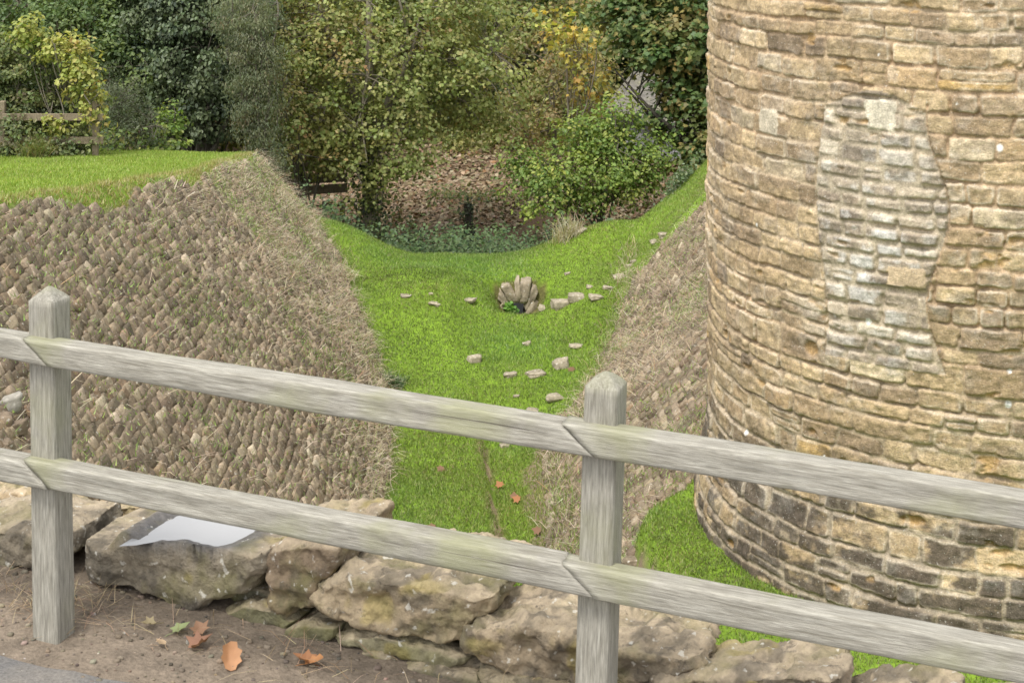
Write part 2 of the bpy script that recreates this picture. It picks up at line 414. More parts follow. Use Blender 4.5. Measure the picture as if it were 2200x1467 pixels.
    # a few stones replaced in pale ashlar
    for (a0, a1, b0, b1, cl) in ((-1.02, -.76, -2.06, -1.80, (.58, .52, .4)), (-2.19, -1.93, -2.22, -1.98, (.55, .48, .36)), (-.84, -.5, -3.32, -3.14, (.52, .4, .26))):
        b = np.minimum(np.minimum(U-a0, a1-U), np.minimum(ZZ-b0, b1-ZZ))+.03*fbm(R3*8, 3, 97)
        k = sst(0, .008, b)[..., None]; cc = cc*(1-k)+np.array(cl)*(1+.18*rough[..., None])*k
        bump_ = sst(0, .02, b); RR2 = Rz+.026+.006*rough
        X = X*(1-bump_)+(TC[0]+RR2*np.cos(th_c+TH))*bump_; Y = Y*(1-bump_)+(TC[1]+RR2*np.sin(th_c+TH))*bump_
    for i in range(26):   # round white lichen spots
        u0, z0, r0 = r2.uniform(-3.9, 1.4), r2.uniform(-5.6, .3), r2.uniform(.008, .026)
        k = sst(r0*1.3, r0*.8, np.hypot(U-u0, (ZZ-z0)*.9)+.006*rough)[..., None]; cc = cc*(1-k)+np.array([.78, .77, .72])*k
    # rubbed texture is real stone grain
    cc = cc*(1+.26*fbm(R3*30, 4, 99, .7)+.2*fbm(R3*9, 4, 98))[..., None]
    nr, nc = U.shape; i = np.arange(nr*nc).reshape(nr, nc); j = np.roll(i, -1, 1)
    q = np.stack([i[:-1], j[:-1], j[1:], i[1:]], -1).reshape(-1, 4)
    V = np.stack([X, Y, ZZ], -1).reshape(-1, 3)
    V = np.concatenate([V, [[TC[0], TC[1], 2.6]]]); cc = np.concatenate([np.clip(cc, .01, .9).reshape(-1, 3), [[.3, .24, .16]]])
    top = np.stack([i[-1], j[-1], np.full(nc, len(V)-1)], -1)
    o = mk('round_tower', V, [q, top], stone_mat('tower_stone', 60, .4, .9, .3), col=cc)
    return tag(o, 'round castle tower of golden rubble stone with dark weathered foot', 'tower')
tower()

# ---------------------------------------------------------------- timber fence
fence = empty('timber_fence', (FENCE0[0], FENCE0[1], -2.05), 'weathered grey post and rail fence with pointed posts beside the path', 'fence')
FB = Vector((FENCE0[0], FENCE0[1], -2.05))
def fpt(s, t, z): return np.array([FENCE0[0]+FU[0]*s+FN[0]*t, FENCE0[1]+FU[1]*s+FN[1]*t, z])-np.array(FB)
M_rail = wood_mat('weathered_rail_oak', 0, .55); M_post = wood_mat('weathered_post_oak', 2, .4, .92)
def loft(name, rings, mat, loc, rotz=0, lean=(0, 0), caps=True, bev=.004, parent=None):
    pass
def bar(name, L0, L1, hh, dd, mat, cut0, cut1, seed, s0, z0, slope):
    """rail in its own frame: x along, y depth, z up; ends cut on a slant in the xz plane"""
    nx, prof = 90, []
    c = .0035
    for a, b in ((-1, -1), (1, -1), (1, 1), (-1, 1)):
        y, z = a*dd/2, b*hh/2
        if a*b > 0: prof += [(y, z-b*c), (y-a*c, z)]
        else: prof += [(y-a*c, z), (y, z-b*c)]
    pr = []
    for k in range(len(prof)):
        a, b = np.array(prof[k]), np.array(prof[(k+1) % len(prof)])
        m = 6 if np.linalg.norm(a-b) > .02 else 1
        for i in range(m): pr.append(a+(b-a)*i/m)
    pr = np.array(pr); m = len(pr)
    tt = np.linspace(0, 1, nx)[:, None]
    zf = pr[None, :, 1]/hh+.5
    x = (L0+cut0*(.5-zf))*(1-tt)+(L1+cut1*(.5-zf))*tt
    V = np.stack([x, np.repeat(pr[None, :, 0], nx, 0), np.repeat(pr[None, :, 1], nx, 0)], -1)
    nz = fbm(V*np.array([2., 30, 30]), 3, seed); big = fbm(V*np.array([1.6, 3, 3]), 2, seed+3)
    gr = fbm(V*np.array([3., 90, 90]), 2, seed+5)
    V[..., 1] += .004*nz+.004*big+.0015*gr; V[..., 2] += .003*nz+.004*big+.002*gr*np.sign(pr[None, :, 1])
    i = np.arange(nx*m).reshape(nx, m); j = np.roll(i, -1, 1)
    q = np.stack([i[:-1], i[1:], j[1:], j[:-1]], -1).reshape(-1, 4)
    V = V.reshape(-1, 3)
    o = mk(name, V, [q, i[0][None], i[-1][::-1][None]], mat, parent=fence)
    o.location = Vector(fpt(s0, -.022, z0)); o.rotation_euler = (0, math.atan(slope), math.atan2(FU[1], FU[0]))
    return o
SP = 1.536
RSL = .030
def rail_row(ztop, hh, sd):
    zc = ztop-hh/2
    cut = -.088
    for a, b, k in ((-1.6, -.012, 0), (-.008, SP-.012, 1), (SP-.008, SP*2.1, 2)):
        L = b-a; mid = (a+b)/2
        bar('rail', -L/2, L/2, hh*(1+.02*(k-1)), .062, M_rail, -cut if k else 0, -cut if k < 2 else 0, sd+k*13, mid, zc-RSL*mid, RSL)
rail_row(-1.23, .066, 100); rail_row(-1.558, .068, 200)
def post(s0, base, top, lean, seed):
    wd = .083; hgt = top-base
    zs = np.concatenate([np.linspace(0, hgt-.03, 70)])
    pr = []
    c = .006
    for a, b in ((-1, -1), (1, -1), (1, 1), (-1, 1)):
        y, z = a*wd/2, b*wd/2
        if a*b > 0: pr += [(y, z-b*c), (y-a*c, z)]
        else: pr += [(y-a*c, z), (y, z-b*c)]
    full = []
    for k in range(8):
        a, b = np.array(pr[k]), np.array(pr[(k+1) % 8]); m = 8 if np.linalg.norm(a-b) > .02 else 1
        for i in range(m): full.append(a+(b-a)*i/m)
    pr = np.array(full); m = len(pr)
    rings = [np.concatenate([pr, np.full((m, 1), z)], 1) for z in zs]
    for f, dz in ((.97, .001), (.7, .0125), (.4, .023), (.12, .031)): rings.append(np.concatenate([pr*f, np.full((m, 1), hgt-.03+dz)], 1))
    V = np.array(rings)
    nz = fbm(V*np.array([30, 30, 2.5]), 3, seed); gr = fbm(V*np.array([110, 110, 4]), 2, seed+4)
    V[..., :2] *= (1+.03*nz+.018*gr)[..., None]
    V[-4:, :, 2] += .004*fbm(V[-4:]*40, 2, seed+7)
    i = np.arange(V.shape[0]*m).reshape(-1, m); j = np.roll(i, -1, 1)
    q = np.stack([i[:-1], j[:-1], j[1:], i[1:]], -1).reshape(-1, 4)
    o = mk('post', V.reshape(-1, 3), [q, i[-1][None], i[0][::-1][None]], M_post, parent=fence)
    o.location = Vector(fpt(s0, .024, base)); o.rotation_euler = (0, lean, math.atan2(FU[1], FU[0]))
    return o
post(-.002, -2.15, -1.105, -.017, 5); post(SP, -2.25, -1.162, .034, 15)

# ---------------------------------------------------------------- dry stone parapet
wall = empty('dry_stone_wall', (FENCE0[0]+.25, FENCE0[1]+.3, -2.05), 'low dry stone wall of big weathered blocks behind the timber fence', 'wall')
WB = np.array(wall.location)
M_wall = stone_mat('parapet_stone', 42, .5, 1., .7, .5)
def S(px, t):    # distance along the fence for a photo column at depth t behind it
    a = (px-CX)/F; b = FENCE0+FN*t
    return (a*b[1]-b[0])/(FU[0]-a*FU[1])
def hpt(px, py, t):
    s_ = S(px, t); xy = FENCE0+FU*s_+FN*t
    return s_, -(py-HOR)/F*xy[1]
def poly_sd(p, poly):
    """signed distance to a polygon in plan, negative inside"""
    d = np.full(len(p), 9.); ins = np.zeros(len(p), bool); n = len(poly)
    for k in range(n):
        a, b = poly[k], poly[(k+1) % n]; e = b-a; w_ = p-a
        t = np.clip(w_@e/(e@e), 0, 1); d = np.minimum(d, np.linalg.norm(w_-t[:, None]*e, axis=1))
        cr = ((a[1] > p[:, 1]) != (b[1] > p[:, 1])) & (p[:, 0] < (b[0]-a[0])*(p[:, 1]-a[1])/(b[1]-a[1]+1e-12)+a[0]); ins ^= cr
    return np.where(ins, -d, d)
# rain puddle in the hollow of the flat stone
s = N('rain_water'); s.b.inputs['Specular IOR Level'].default_value = .5
s.bump(s.noise(16, 3), .12, .01)
M_water = s.out((.3, .3, .3, 1), Roughness=.09, IOR=1.33)
out_ = [(285, 1168), (308, 1154), (336, 1134), (375, 1112), (405, 1100), (470, 1108), (520, 1122), (550, 1138), (530, 1153), (500, 1168), (468, 1174), (440, 1168), (400, 1158), (350, 1160), (315, 1166)]
zp = -1.884
pv = np.array([[(x-CX)/F*(-zp/((y-HOR)/F)), -zp/((y-HOR)/F), zp] for x, y in out_])
PUDDLE = np.array(pv)

def wall_stone(front, t0, t1, seed, col, amp=.02, back_drop=0., label=None, vox=.0075, sm=4, shrink=.05, topflat=None, pitch=1.):
    """front = outline of the front face in photo pixels, carried back from depth t0 to t1"""
    pts = np.array([hpt(x, y, t0) for x, y in front]); c = pts.mean(0)
    bm_ = bmesh.new(); rings = []
    for f, t in ((.86, t0), (1., t0+.035), (1.02, (t0+t1)/2), (1-shrink, t1)):
        ring = []
        for s_, z in pts:
            q = c+(np.array([s_, z])-c)*f
            zz = q[1]-back_drop*(t-t0)/(t1-t0)*(q[1] > c[1])
            xy = FENCE0+FU*q[0]+FN*t
            ring.append(bm_.verts.new((xy[0]-WB[0], xy[1]-WB[1], zz-WB[2])))
        rings.append(ring)
    n = len(pts)
    for a, b in zip(rings, rings[1:]):
        for k in range(n): bm_.faces.new((a[k], a[(k+1) % n], b[(k+1) % n], b[k]))
    bm_.faces.new(rings[0]); bm_.faces.new(rings[-1])
    bmesh.ops.recalc_face_normals(bm_, faces=bm_.faces)
    me = bpy.data.meshes.new('tmp'); bm_.to_mesh(me); bm_.free()
    o = bpy.data.objects.new('tmp', me); C.objects.link(o)
    r = o.modifiers.new('r', 'REMESH'); r.mode = 'VOXEL'; r.voxel_size = vox
    m = o.modifiers.new('s', 'SMOOTH'); m.iterations = sm; m.factor = .5
    ev = o.evaluated_get(bpy.context.evaluated_depsgraph_get()); e = ev.to_mesh()
    V = np.empty(len(e.vertices)*3, np.float32); e.vertices.foreach_get('co', V); V = V.reshape(-1, 3).astype(float)
    Nn = np.empty(len(e.vertices)*3, np.float32); e.vertices.foreach_get('normal', Nn); Nn = Nn.reshape(-1, 3)
    Q = [list(p.vertices) for p in e.polygons]
    ev.to_mesh_clear(); bpy.data.objects.remove(o); bpy.data.meshes.remove(me)
    q4 = np.array([p for p in Q if len(p) == 4]); q3 = [p for p in Q if len(p) == 3]
    off = seed*3.7
    d = fbm(V*6+off, 3, seed)*1.1+fbm(V*22+off, 5, seed+2, .65)*1.
    pit = -sst(.3, .5, fbm(V*18+off, 3, seed+4))*.55; strat = fbm(V*np.array([4, 4, 34])+off, 3, seed+6)*.55-np.abs(fbm(V*8+off, 3, seed+20))*1.1
    k = 1.
    if topflat is not None: k = 1-.85*sst(.6, .9, Nn[:, 2])
    V2 = V+Nn*((d+pit+strat)*amp*k)[:, None]
    if topflat is not None:
        sd_ = poly_sd(V2[:, :2]+WB[:2], PUDDLE[:, :2])+.008*fbm(V*25, 2, 5); tz = PUDDLE[0, 2]-WB[2]
        tg = tz+np.where(sd_ < 0, np.maximum(sd_*.5, -.012), np.minimum(sd_*.35, .014)); kk = sst(.35, .7, Nn[:, 2])*sst(.13, .05, sd_)
        V2[:, 2] = V2[:, 2]*(1-kk)+(tg+.0025*fbm(V*50, 3, 6))*kk
    cl = np.array(col)*(1+.22*fbm(V*4+off, 3, seed+8)+.18*fbm(V*13+off, 3, seed+9))[:, None]
    upf = sst(.35, .8, Nn[:, 2]+.3*fbm(V*7+off, 3, seed+11))[:, None]*.62     # paler tan mixed in on upward-turned faces
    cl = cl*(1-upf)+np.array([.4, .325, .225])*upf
    dk = sst(.02, .26, fbm(V*11+off, 5, seed+12, .66))[:, None]*.62; cl = cl*(1-dk)+np.array([.075, .066, .052])*dk
    ye = sst(.3, .5, fbm(V*11+off, 3, seed+13))[:, None]*.4; cl = cl*(1-ye)+np.array([.3, .24, .05])*ye
    if topflat is not None:
        wet = (kk*sst(.12, .03, sd_+.03*fbm(V*12, 3, 7)))[:, None]*.85
        cl = cl*(1-wet)+np.array([.1, .1, .105])*wet
    fs = [q4] if len(q4) else []
    if q3: fs.append(np.array(q3))
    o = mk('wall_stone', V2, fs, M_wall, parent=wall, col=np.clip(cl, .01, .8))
    if label: o['label'] = label
    return o
_s, _z = hpt(430, 1150, .42); PUD = np.array([*(FENCE0+FU*S(430, .43)+FN*.43), -1.86])
TAN, GREY, BRN, MOSS = (.29, .23, .15), (.2, .17, .125), (.2, .15, .1), (.15, .14, .08)
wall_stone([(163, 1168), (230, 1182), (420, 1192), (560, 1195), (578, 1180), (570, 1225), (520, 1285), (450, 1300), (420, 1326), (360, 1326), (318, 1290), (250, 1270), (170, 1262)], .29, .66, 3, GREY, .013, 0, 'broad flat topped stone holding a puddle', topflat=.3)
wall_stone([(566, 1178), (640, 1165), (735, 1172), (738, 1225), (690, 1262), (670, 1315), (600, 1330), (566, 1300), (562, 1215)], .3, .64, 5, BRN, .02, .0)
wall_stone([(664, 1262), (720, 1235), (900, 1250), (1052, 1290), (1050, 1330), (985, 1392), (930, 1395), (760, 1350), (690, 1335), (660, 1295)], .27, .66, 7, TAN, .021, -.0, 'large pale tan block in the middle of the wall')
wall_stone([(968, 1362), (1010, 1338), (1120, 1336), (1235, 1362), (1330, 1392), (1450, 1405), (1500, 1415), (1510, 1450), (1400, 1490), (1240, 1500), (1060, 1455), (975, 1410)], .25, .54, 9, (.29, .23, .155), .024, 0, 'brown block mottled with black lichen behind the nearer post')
wall_stone([(1395, 1475), (1480, 1455), (1640, 1452), (1745, 1448), (1812, 1462), (1815, 1530), (1600, 1560), (1400, 1520)], .22, .44, 11, (.28, .225, .16), .02, 0, 'block at the broken right end of the wall')
wall_stone([(1770, 1530), (1850, 1512), (1980, 1510), (2060, 1530), (2080, 1590), (1780, 1610)], .2, .4, 13, TAN, .018, 0)
wall_stone([(2070, 1560), (2150, 1550), (2330, 1570), (2350, 1640), (2080, 1650)], .2, .4, 14, TAN, .018, 0)
wall_stone([(-160, 1150), (-60, 1135), (60, 1140), (140, 1150), (150, 1200), (80, 1232), (-40, 1230), (-150, 1220)], .3, .6, 15, GREY, .017, 0)
wall_stone([(-160, 1232), (-20, 1226), (70, 1235), (60, 1252), (-40, 1256), (-150, 1254)], .29, .55, 17, MOSS, .01, 0, vox=.008, sm=3)
wall_stone([(-180, 1258), (-20, 1250), (70, 1262), (74, 1292), (-30, 1300), (-170, 1290)], .28, .55, 19, MOSS, .012, 0, vox=.008, sm=3)
wall_stone([(218, 1286), (260, 1280), (300, 1290), (302, 1318), (280, 1332), (240, 1328), (222, 1308)], .32, .5, 21, (.15, .14, .095), .009, 0, vox=.007, sm=4)
wall_stone([(300, 1290), (420, 1305), (455, 1335), (420, 1348), (350, 1335), (308, 1312)], .35, .55, 23, (.26, .19, .09), .009, 0, vox=.007, sm=3)
wall_stone([(448, 1328), (520, 1295), (600, 1310), (640, 1340), (600, 1380), (540, 1370), (505, 1352), (455, 1340)], .3, .55, 25, MOSS, .012, 0, vox=.008, sm=3)
wall_stone([(596, 1352), (660, 1338), (725, 1348), (722, 1372), (695, 1394), (640, 1384), (600, 1374)], .28, .52, 27, MOSS, .011, 0, vox=.007, sm=3)
wall_stone([(702, 1368), (800, 1362), (930, 1392), (1010, 1420), (980, 1445), (880, 1430), (760, 1400), (705, 1388)], .27, .55, 29, (.2, .18, .11), .014, 0, vox=.008, sm=3)
wall_stone([(700, 1402), (800, 1400), (850, 1420), (840, 1440), (760, 1440), (698, 1424)], .26, .5, 31, MOSS, .011, 0, vox=.008, sm=3)
wall_stone([(775, 1432), (900, 1432), (1010, 1450), (1080, 1470), (1060, 1510), (900, 1480), (790, 1460)], .24, .52, 33, (.19, .165, .11), .014, 0, vox=.008, sm=3)
wall_stone([(1000, 1455), (1120, 1465), (1250, 1500), (1240, 1560), (1040, 1520)], .22, .5, 35, MOSS, .013, 0)
wall_stone([(470, 1275), (540, 1255), (600, 1280), (600, 1330), (520, 1320)], .38, .6, 36, (.13, .12, .08), .01, 0)
# rear course: lower, tan and broken
wall_stone([(150, 1098), (235, 1085), (340, 1080), (420, 1095), (420, 1160), (160, 1170)], .64, .86, 37, (.42, .32, .2), .02, 0)
wall_stone([(-120, 1060), (-10, 1050), (90, 1062), (160, 1075), (160, 1150), (-120, 1140)], .58, .86, 39, (.42, .32, .2), .022, 0, 'tan broken stone at the back of the wall behind the farther post')
wall_stone([(420, 1160), (560, 1180), (700, 1222), (690, 1280), (430, 1230)], .63, .8, 41, (.3, .235, .15), .018, 0)
wall_stone([(700, 1262), (830, 1275), (900, 1290), (890, 1350), (700, 1330)], .62, .8, 43, (.26, .2, .13), .018, 0)

# ---------------------------------------------------------------- loose stones
def lay_rock(name, px, py, wpx, label, cat, group, hk=.55, col=(.35, .305, .22), dk=.8, yaw=None, sink=.5, n=7, rd=.3):
    p = ray(px, py); wdt = wpx/F*p[1]/2
    sz = np.array([[wdt, wdt*dk, wdt*hk]])
    a = rnd.uniform(-.5, .5) if yaw is None else yaw
    R = np.array(Matrix.Rotation(a, 3, 'Z') @ Matrix.Rotation(rnd.uniform(-.15, .15), 3, 'Y'))
    V, Fa, vi = rocks(np.zeros((1, 3)), R[None], sz, rd, .24, n, rnd.randint(0, 999), 1.5)
    o = mk(name, V, Fa, M_rock, col=np.repeat(np.array([col])*rnd.uniform(.88, 1.12), len(V), 0))
    z = float(terrain(p[0], p[1])); o.location = (p[0], p[1], z+wdt*hk*(1-2*sink)*.6)
    return tag(o, label, cat, group)
G = 'loose stones on the ditch floor'
for a in [(1020, 775, 30, 'pale pointed stone on its own in the left half of the ditch grass', .75), (1205, 786, 34, 'pale upright stone on the ditch grass near the right bank', .75),
          (1132, 740, 20, 'small brown stone alone below the arched drain', .6), (1238, 744, 32, 'flat brown stone half sunk by the right bank foot', .25),
          (1098, 806, 30, 'low dark stone left of a sunken slab in the ditch', .4), (1150, 804, 40, 'sunken slab lying flush in the middle of the ditch grass', .2),
          (1190, 856, 34, 'tan block nearest the upper rail beside the pointed post', .55), (1145, 884, 26, 'tan stone just showing above the upper rail', .45),
          (1085, 960, 22, 'small pale stone in the channel right under the upper rail', .5), (1110, 851, 14, 'tiny orange stone in the grass above the upper rail', .4),
          (936, 654, 26, 'flat stone flush with the grass left of the arched drain', .2), (1006, 645, 30, 'long flat stone on the hump just left of the arched drain', .25),
          (872, 637, 22, 'pair-sized flat pale stone at the head of the left bank foot', .25), (926, 632, 11, 'small white chip of stone on the grass left of the drain', .5),
          (1219, 589, 13, 'small white stone on the grass bank above the drain', .5), (1268, 617, 18, 'small pale stone in the bank right of the drain', .35)]:
    lay_rock('loose_stone', *a[:4], 'stone', G, a[4])
G = 'kerb stones stepping up the right bank'
for k, (x, y, wd, hk, lb) in enumerate([(1168, 664, 22, .6, 'rounded dark stone touching the drain arch'), (1206, 657, 36, .6, 'square tan block next to the rounded stone by the arch'),
          (1240, 641, 40, .5, 'longest pale block of the row right of the arch'), (1280, 639, 30, .35, 'low slab beyond the longest block of the row'),
          (1306, 619, 20, .4, 'small slab under the big kerb stone on the right bank'), (1330, 598, 28, .5, 'big kerb stone where grass meets straw on the right bank'),
          (1354, 573, 16, .5, 'lower of two touching small stones on the right bank'), (1362, 563, 15, .5, 'upper of two touching small stones on the right bank'),
          (1408, 520, 20, .4, 'small pale stone beneath the topmost kerb stone'), (1428, 506, 28, .4, 'topmost kerb stone at the edge of the straw'),
          (1240, 499, 44, .3, 'flat lichened slab on the far crest of the bank'), (1178, 508, 30, .5, 'grey stone at the far crest beside pale seed heads')]):
    lay_rock('kerb_stone', x, y, wd, lb, 'stone', G, hk)
lay_rock('fallen_block', 18, 880, 44, 'grey block slumped out of the left bank beside the farther post', 'stone', None, .8, (.3, .28, .24), sink=.05)
lay_rock('fallen_block', 1362, 1216, 40, 'dark rubble block at the edge of the tower grass by the nearer post', 'stone', None, .5, (.2, .16, .11), sink=.2)
for k in range(7):
    lay_rock('rubble_stone', [30, 95, 10, 60, 120, 5, 75][k], [925, 945, 960, 985, 1000, 905, 900][k], [46, 40, 34, 44, 30, 40, 30][k], ['wide', 'brown', 'small', 'broad', 'narrow', 'upper', 'angular'][k]+' rubble stone in the slip '+['under the grey block', 'right of the farther post', 'at the photo edge', 'just above the lower rail', 'beside the lower rail joint', 'touching the grey block', 'behind the farther post'][k], 'stone', 'rubble in the slip behind the farther post', .7, (.22, .17, .12))

# ---------------------------------------------------------------- arched drain
ac = ray(1112, 676, 24.6); ac = np.array([.095, 25.02, -(672-HOR)/F*25.02])
drain = empty('arched_drain', ac, 'small stone arched drain in the grass bank at the head of the ditch', 'drain')
for k, (x0, y0, x1, y1, wd) in enumerate([(1066, 662, 1086, 645, 15), (1072, 623, 1096, 650, 17), (1086, 605, 1106, 640, 20), (1110, 597, 1114, 636, 13), (1130, 598, 1122, 640, 24), (1150, 612, 1130, 655, 20), (1152, 636, 1136, 672, 24)]):
    a, b = P(x0, y0+8, 24.98), P(x1, y1+8, 24.98); d = b-a; L = np.linalg.norm(d); ax = d/L
    dep = np.array([0, 1, 0.]); sx = unit(np.cross(ax, dep))
    V, Fa, vi = rocks(((a+b)/2)[None]+dep*.16-ac, np.array([[sx, dep, ax]]), np.array([[wd/F*25/2*.93, .22, L*.55]]), .2, .14, 7, 300+k, 1.4)
    mk('arch_stone', V, Fa, M_rock, parent=drain, col=np.repeat(np.array([(.33, .275, .195)])*rnd.uniform(.8, 1.15), len(V), 0))
# barrel behind the arch ring; near-black colour paints the shade inside the opening
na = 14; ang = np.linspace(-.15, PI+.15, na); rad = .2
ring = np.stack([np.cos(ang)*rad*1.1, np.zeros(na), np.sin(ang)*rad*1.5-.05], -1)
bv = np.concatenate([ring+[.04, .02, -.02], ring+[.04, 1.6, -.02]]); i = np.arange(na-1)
s = N('drain_shade'); Mdrain_shade = s.out((.03, .027, .02, 1))
mk('barrel', np.concatenate([bv, [[.04, 1.6, 0]]]), [np.stack([i, i+1, i+1+na, i+na], -1), np.stack([i+na, i+1+na, np.full(na-1, 2*na)], -1)], Mdrain_shade, parent=drain)

# ---------------------------------------------------------------- leaves, blades
def tpl(kind):
    if kind == 'oval':
        v = np.array([(0, 0, 0), (.28, .25, .05), (.3, .6, .06), (0, 1, -.05), (-.3, .6, .06), (-.28, .25, .05)]); f = np.array([[0, 1, 2, 3, 4, 5]])
        f = np.array([[0, 1, 2, 3], [0, 3, 4, 5]])
    elif kind == 'maple':
        a = [(0, 0), (.18, .12), (.48, .1), (.36, .34), (.56, .55), (.28, .6), (0, 1), (-.28, .6), (-.56, .55), (-.36, .34), (-.48, .1), (-.18, .12)]
        v = np.array([(x, y, -.22*(x*x+.3*y*y)) for x, y in a]); f = np.array([list(range(12))])
    elif kind == 'ragged':
        a = [(0, 0), (.16, .04), (.22, .2), (.37, .3), (.3, .48), (.39, .66), (.24, .78), (.2, .95), (0, 1), (-.16, .9), (-.32, .8), (-.28, .58), (-.38, .4), (-.24, .28), (-.2, .08)]
        v = np.array([(x, y, 0) for x, y in a]); f = np.array([list(range(15))])
    elif kind == 'lance':
        v = np.array([(0, 0, 0), (.13, .4, .02), (0, 1, -.08), (-.13, .4, .02)]); f = np.array([[0, 1, 2, 3]])
    return v, f
def leaves(name, pos, nrm, size, col, kind, mat, parent=None, droop=.4, tang=None):
    v, f = tpl(kind); k = len(pos); nrm = unit(nrm)
    t = rng.normal(size=(k, 3)) if tang is None else tang+.35*rng.normal(size=(k, 3)); t[:, 2] -= droop*1.5
    t = unit(t-nrm*np.sum(t*nrm, 1, keepdims=True)); b = np.cross(t, nrm)
    sz = np.asarray(size).reshape(-1, 1, 1)
    V = (v[None, :, 0:1]*b[:, None]+v[None, :, 1:2]*t[:, None]+v[None, :, 2:3]*nrm[:, None])*sz+pos[:, None]
    Fa = (f[None]+(np.arange(k)*len(v))[:, None, None]).reshape(-1, f.shape[1])
    return mk(name, V.reshape(-1, 3), Fa, mat, parent=parent, col=np.repeat(col, len(v), 0), smooth=False)
M_leaf = leaf_mat('autumn_leaf', .42); M_ever = leaf_mat('evergreen_leaf', .15, .5); M_grass = leaf_mat('grass_blade', .3, .6); M_straw = leaf_mat('dry_straw', .15, .8); M_dead = leaf_mat('dead_leaf', .15, .7)
def bark_mat(name, c):
    s = N(name); a = s.noise(9, 5, s.co((5, 5, 1.2))); cc = s.ramp(a, .3, .7, (c[0]*.6, c[1]*.6, c[2]*.6, 1), (*c, 1)); s.bump(a, .8, .02); return s.out(cc)
M_bark = bark_mat('grey_bark', (.17, .15, .115)); M_twig = bark_mat('pale_twig', (.27, .235, .175)); M_dark = bark_mat('dark_bark', (.07, .06, .048))
def tube(pts, rad, sides=6):
    pts = np.asarray(pts, float); n = len(pts); tg = unit(np.gradient(pts, axis=0)); ref = np.array([.31, .17, .93])
    if abs(tg[0] @ ref) > .95: ref = np.array([1., .2, 0])
    a = unit(np.cross(tg, ref)); b = np.cross(tg, a); an = np.linspace(0, 2*PI, sides, endpoint=False)
    V = pts[:, None]+(a[:, None]*np.cos(an)[None, :, None]+b[:, None]*np.sin(an)[None, :, None])*np.asarray(rad).reshape(-1, 1, 1)
    i = np.arange(n*sides).reshape(n, sides); j = np.roll(i, -1, 1)
    return V.reshape(-1, 3), np.stack([i[:-1], j[:-1], j[1:], i[1:]], -1).reshape(-1, 4)
def tubes(lst, sides=6):
    Vs, Fs, k = [], [], 0
    for p, r in lst:
        V, f = tube(p, r, sides); Vs.append(V); Fs.append(f+k); k += len(V)
    return np.concatenate(Vs), np.concatenate(Fs)
def bend(p0, p1, n=7, wob=.12, sag=0.):
    p0, p1 = np.array(p0, float), np.array(p1, float); t = np.linspace(0, 1, n)[:, None]; L = np.linalg.norm(p1-p0)
    w_ = np.array([rnd.gauss(0, 1), rnd.gauss(0, 1), rnd.gauss(0, .7)])*wob*L; w2 = np.array([rnd.gauss(0, 1) for _ in range(3)])*wob*L*.4
    return p0+(p1-p0)*t+w_*np.sin(PI*t)*.5+w2*np.sin(2*PI*t)*.5+np.array([0, 0, sag*L])*np.sin(PI*t)
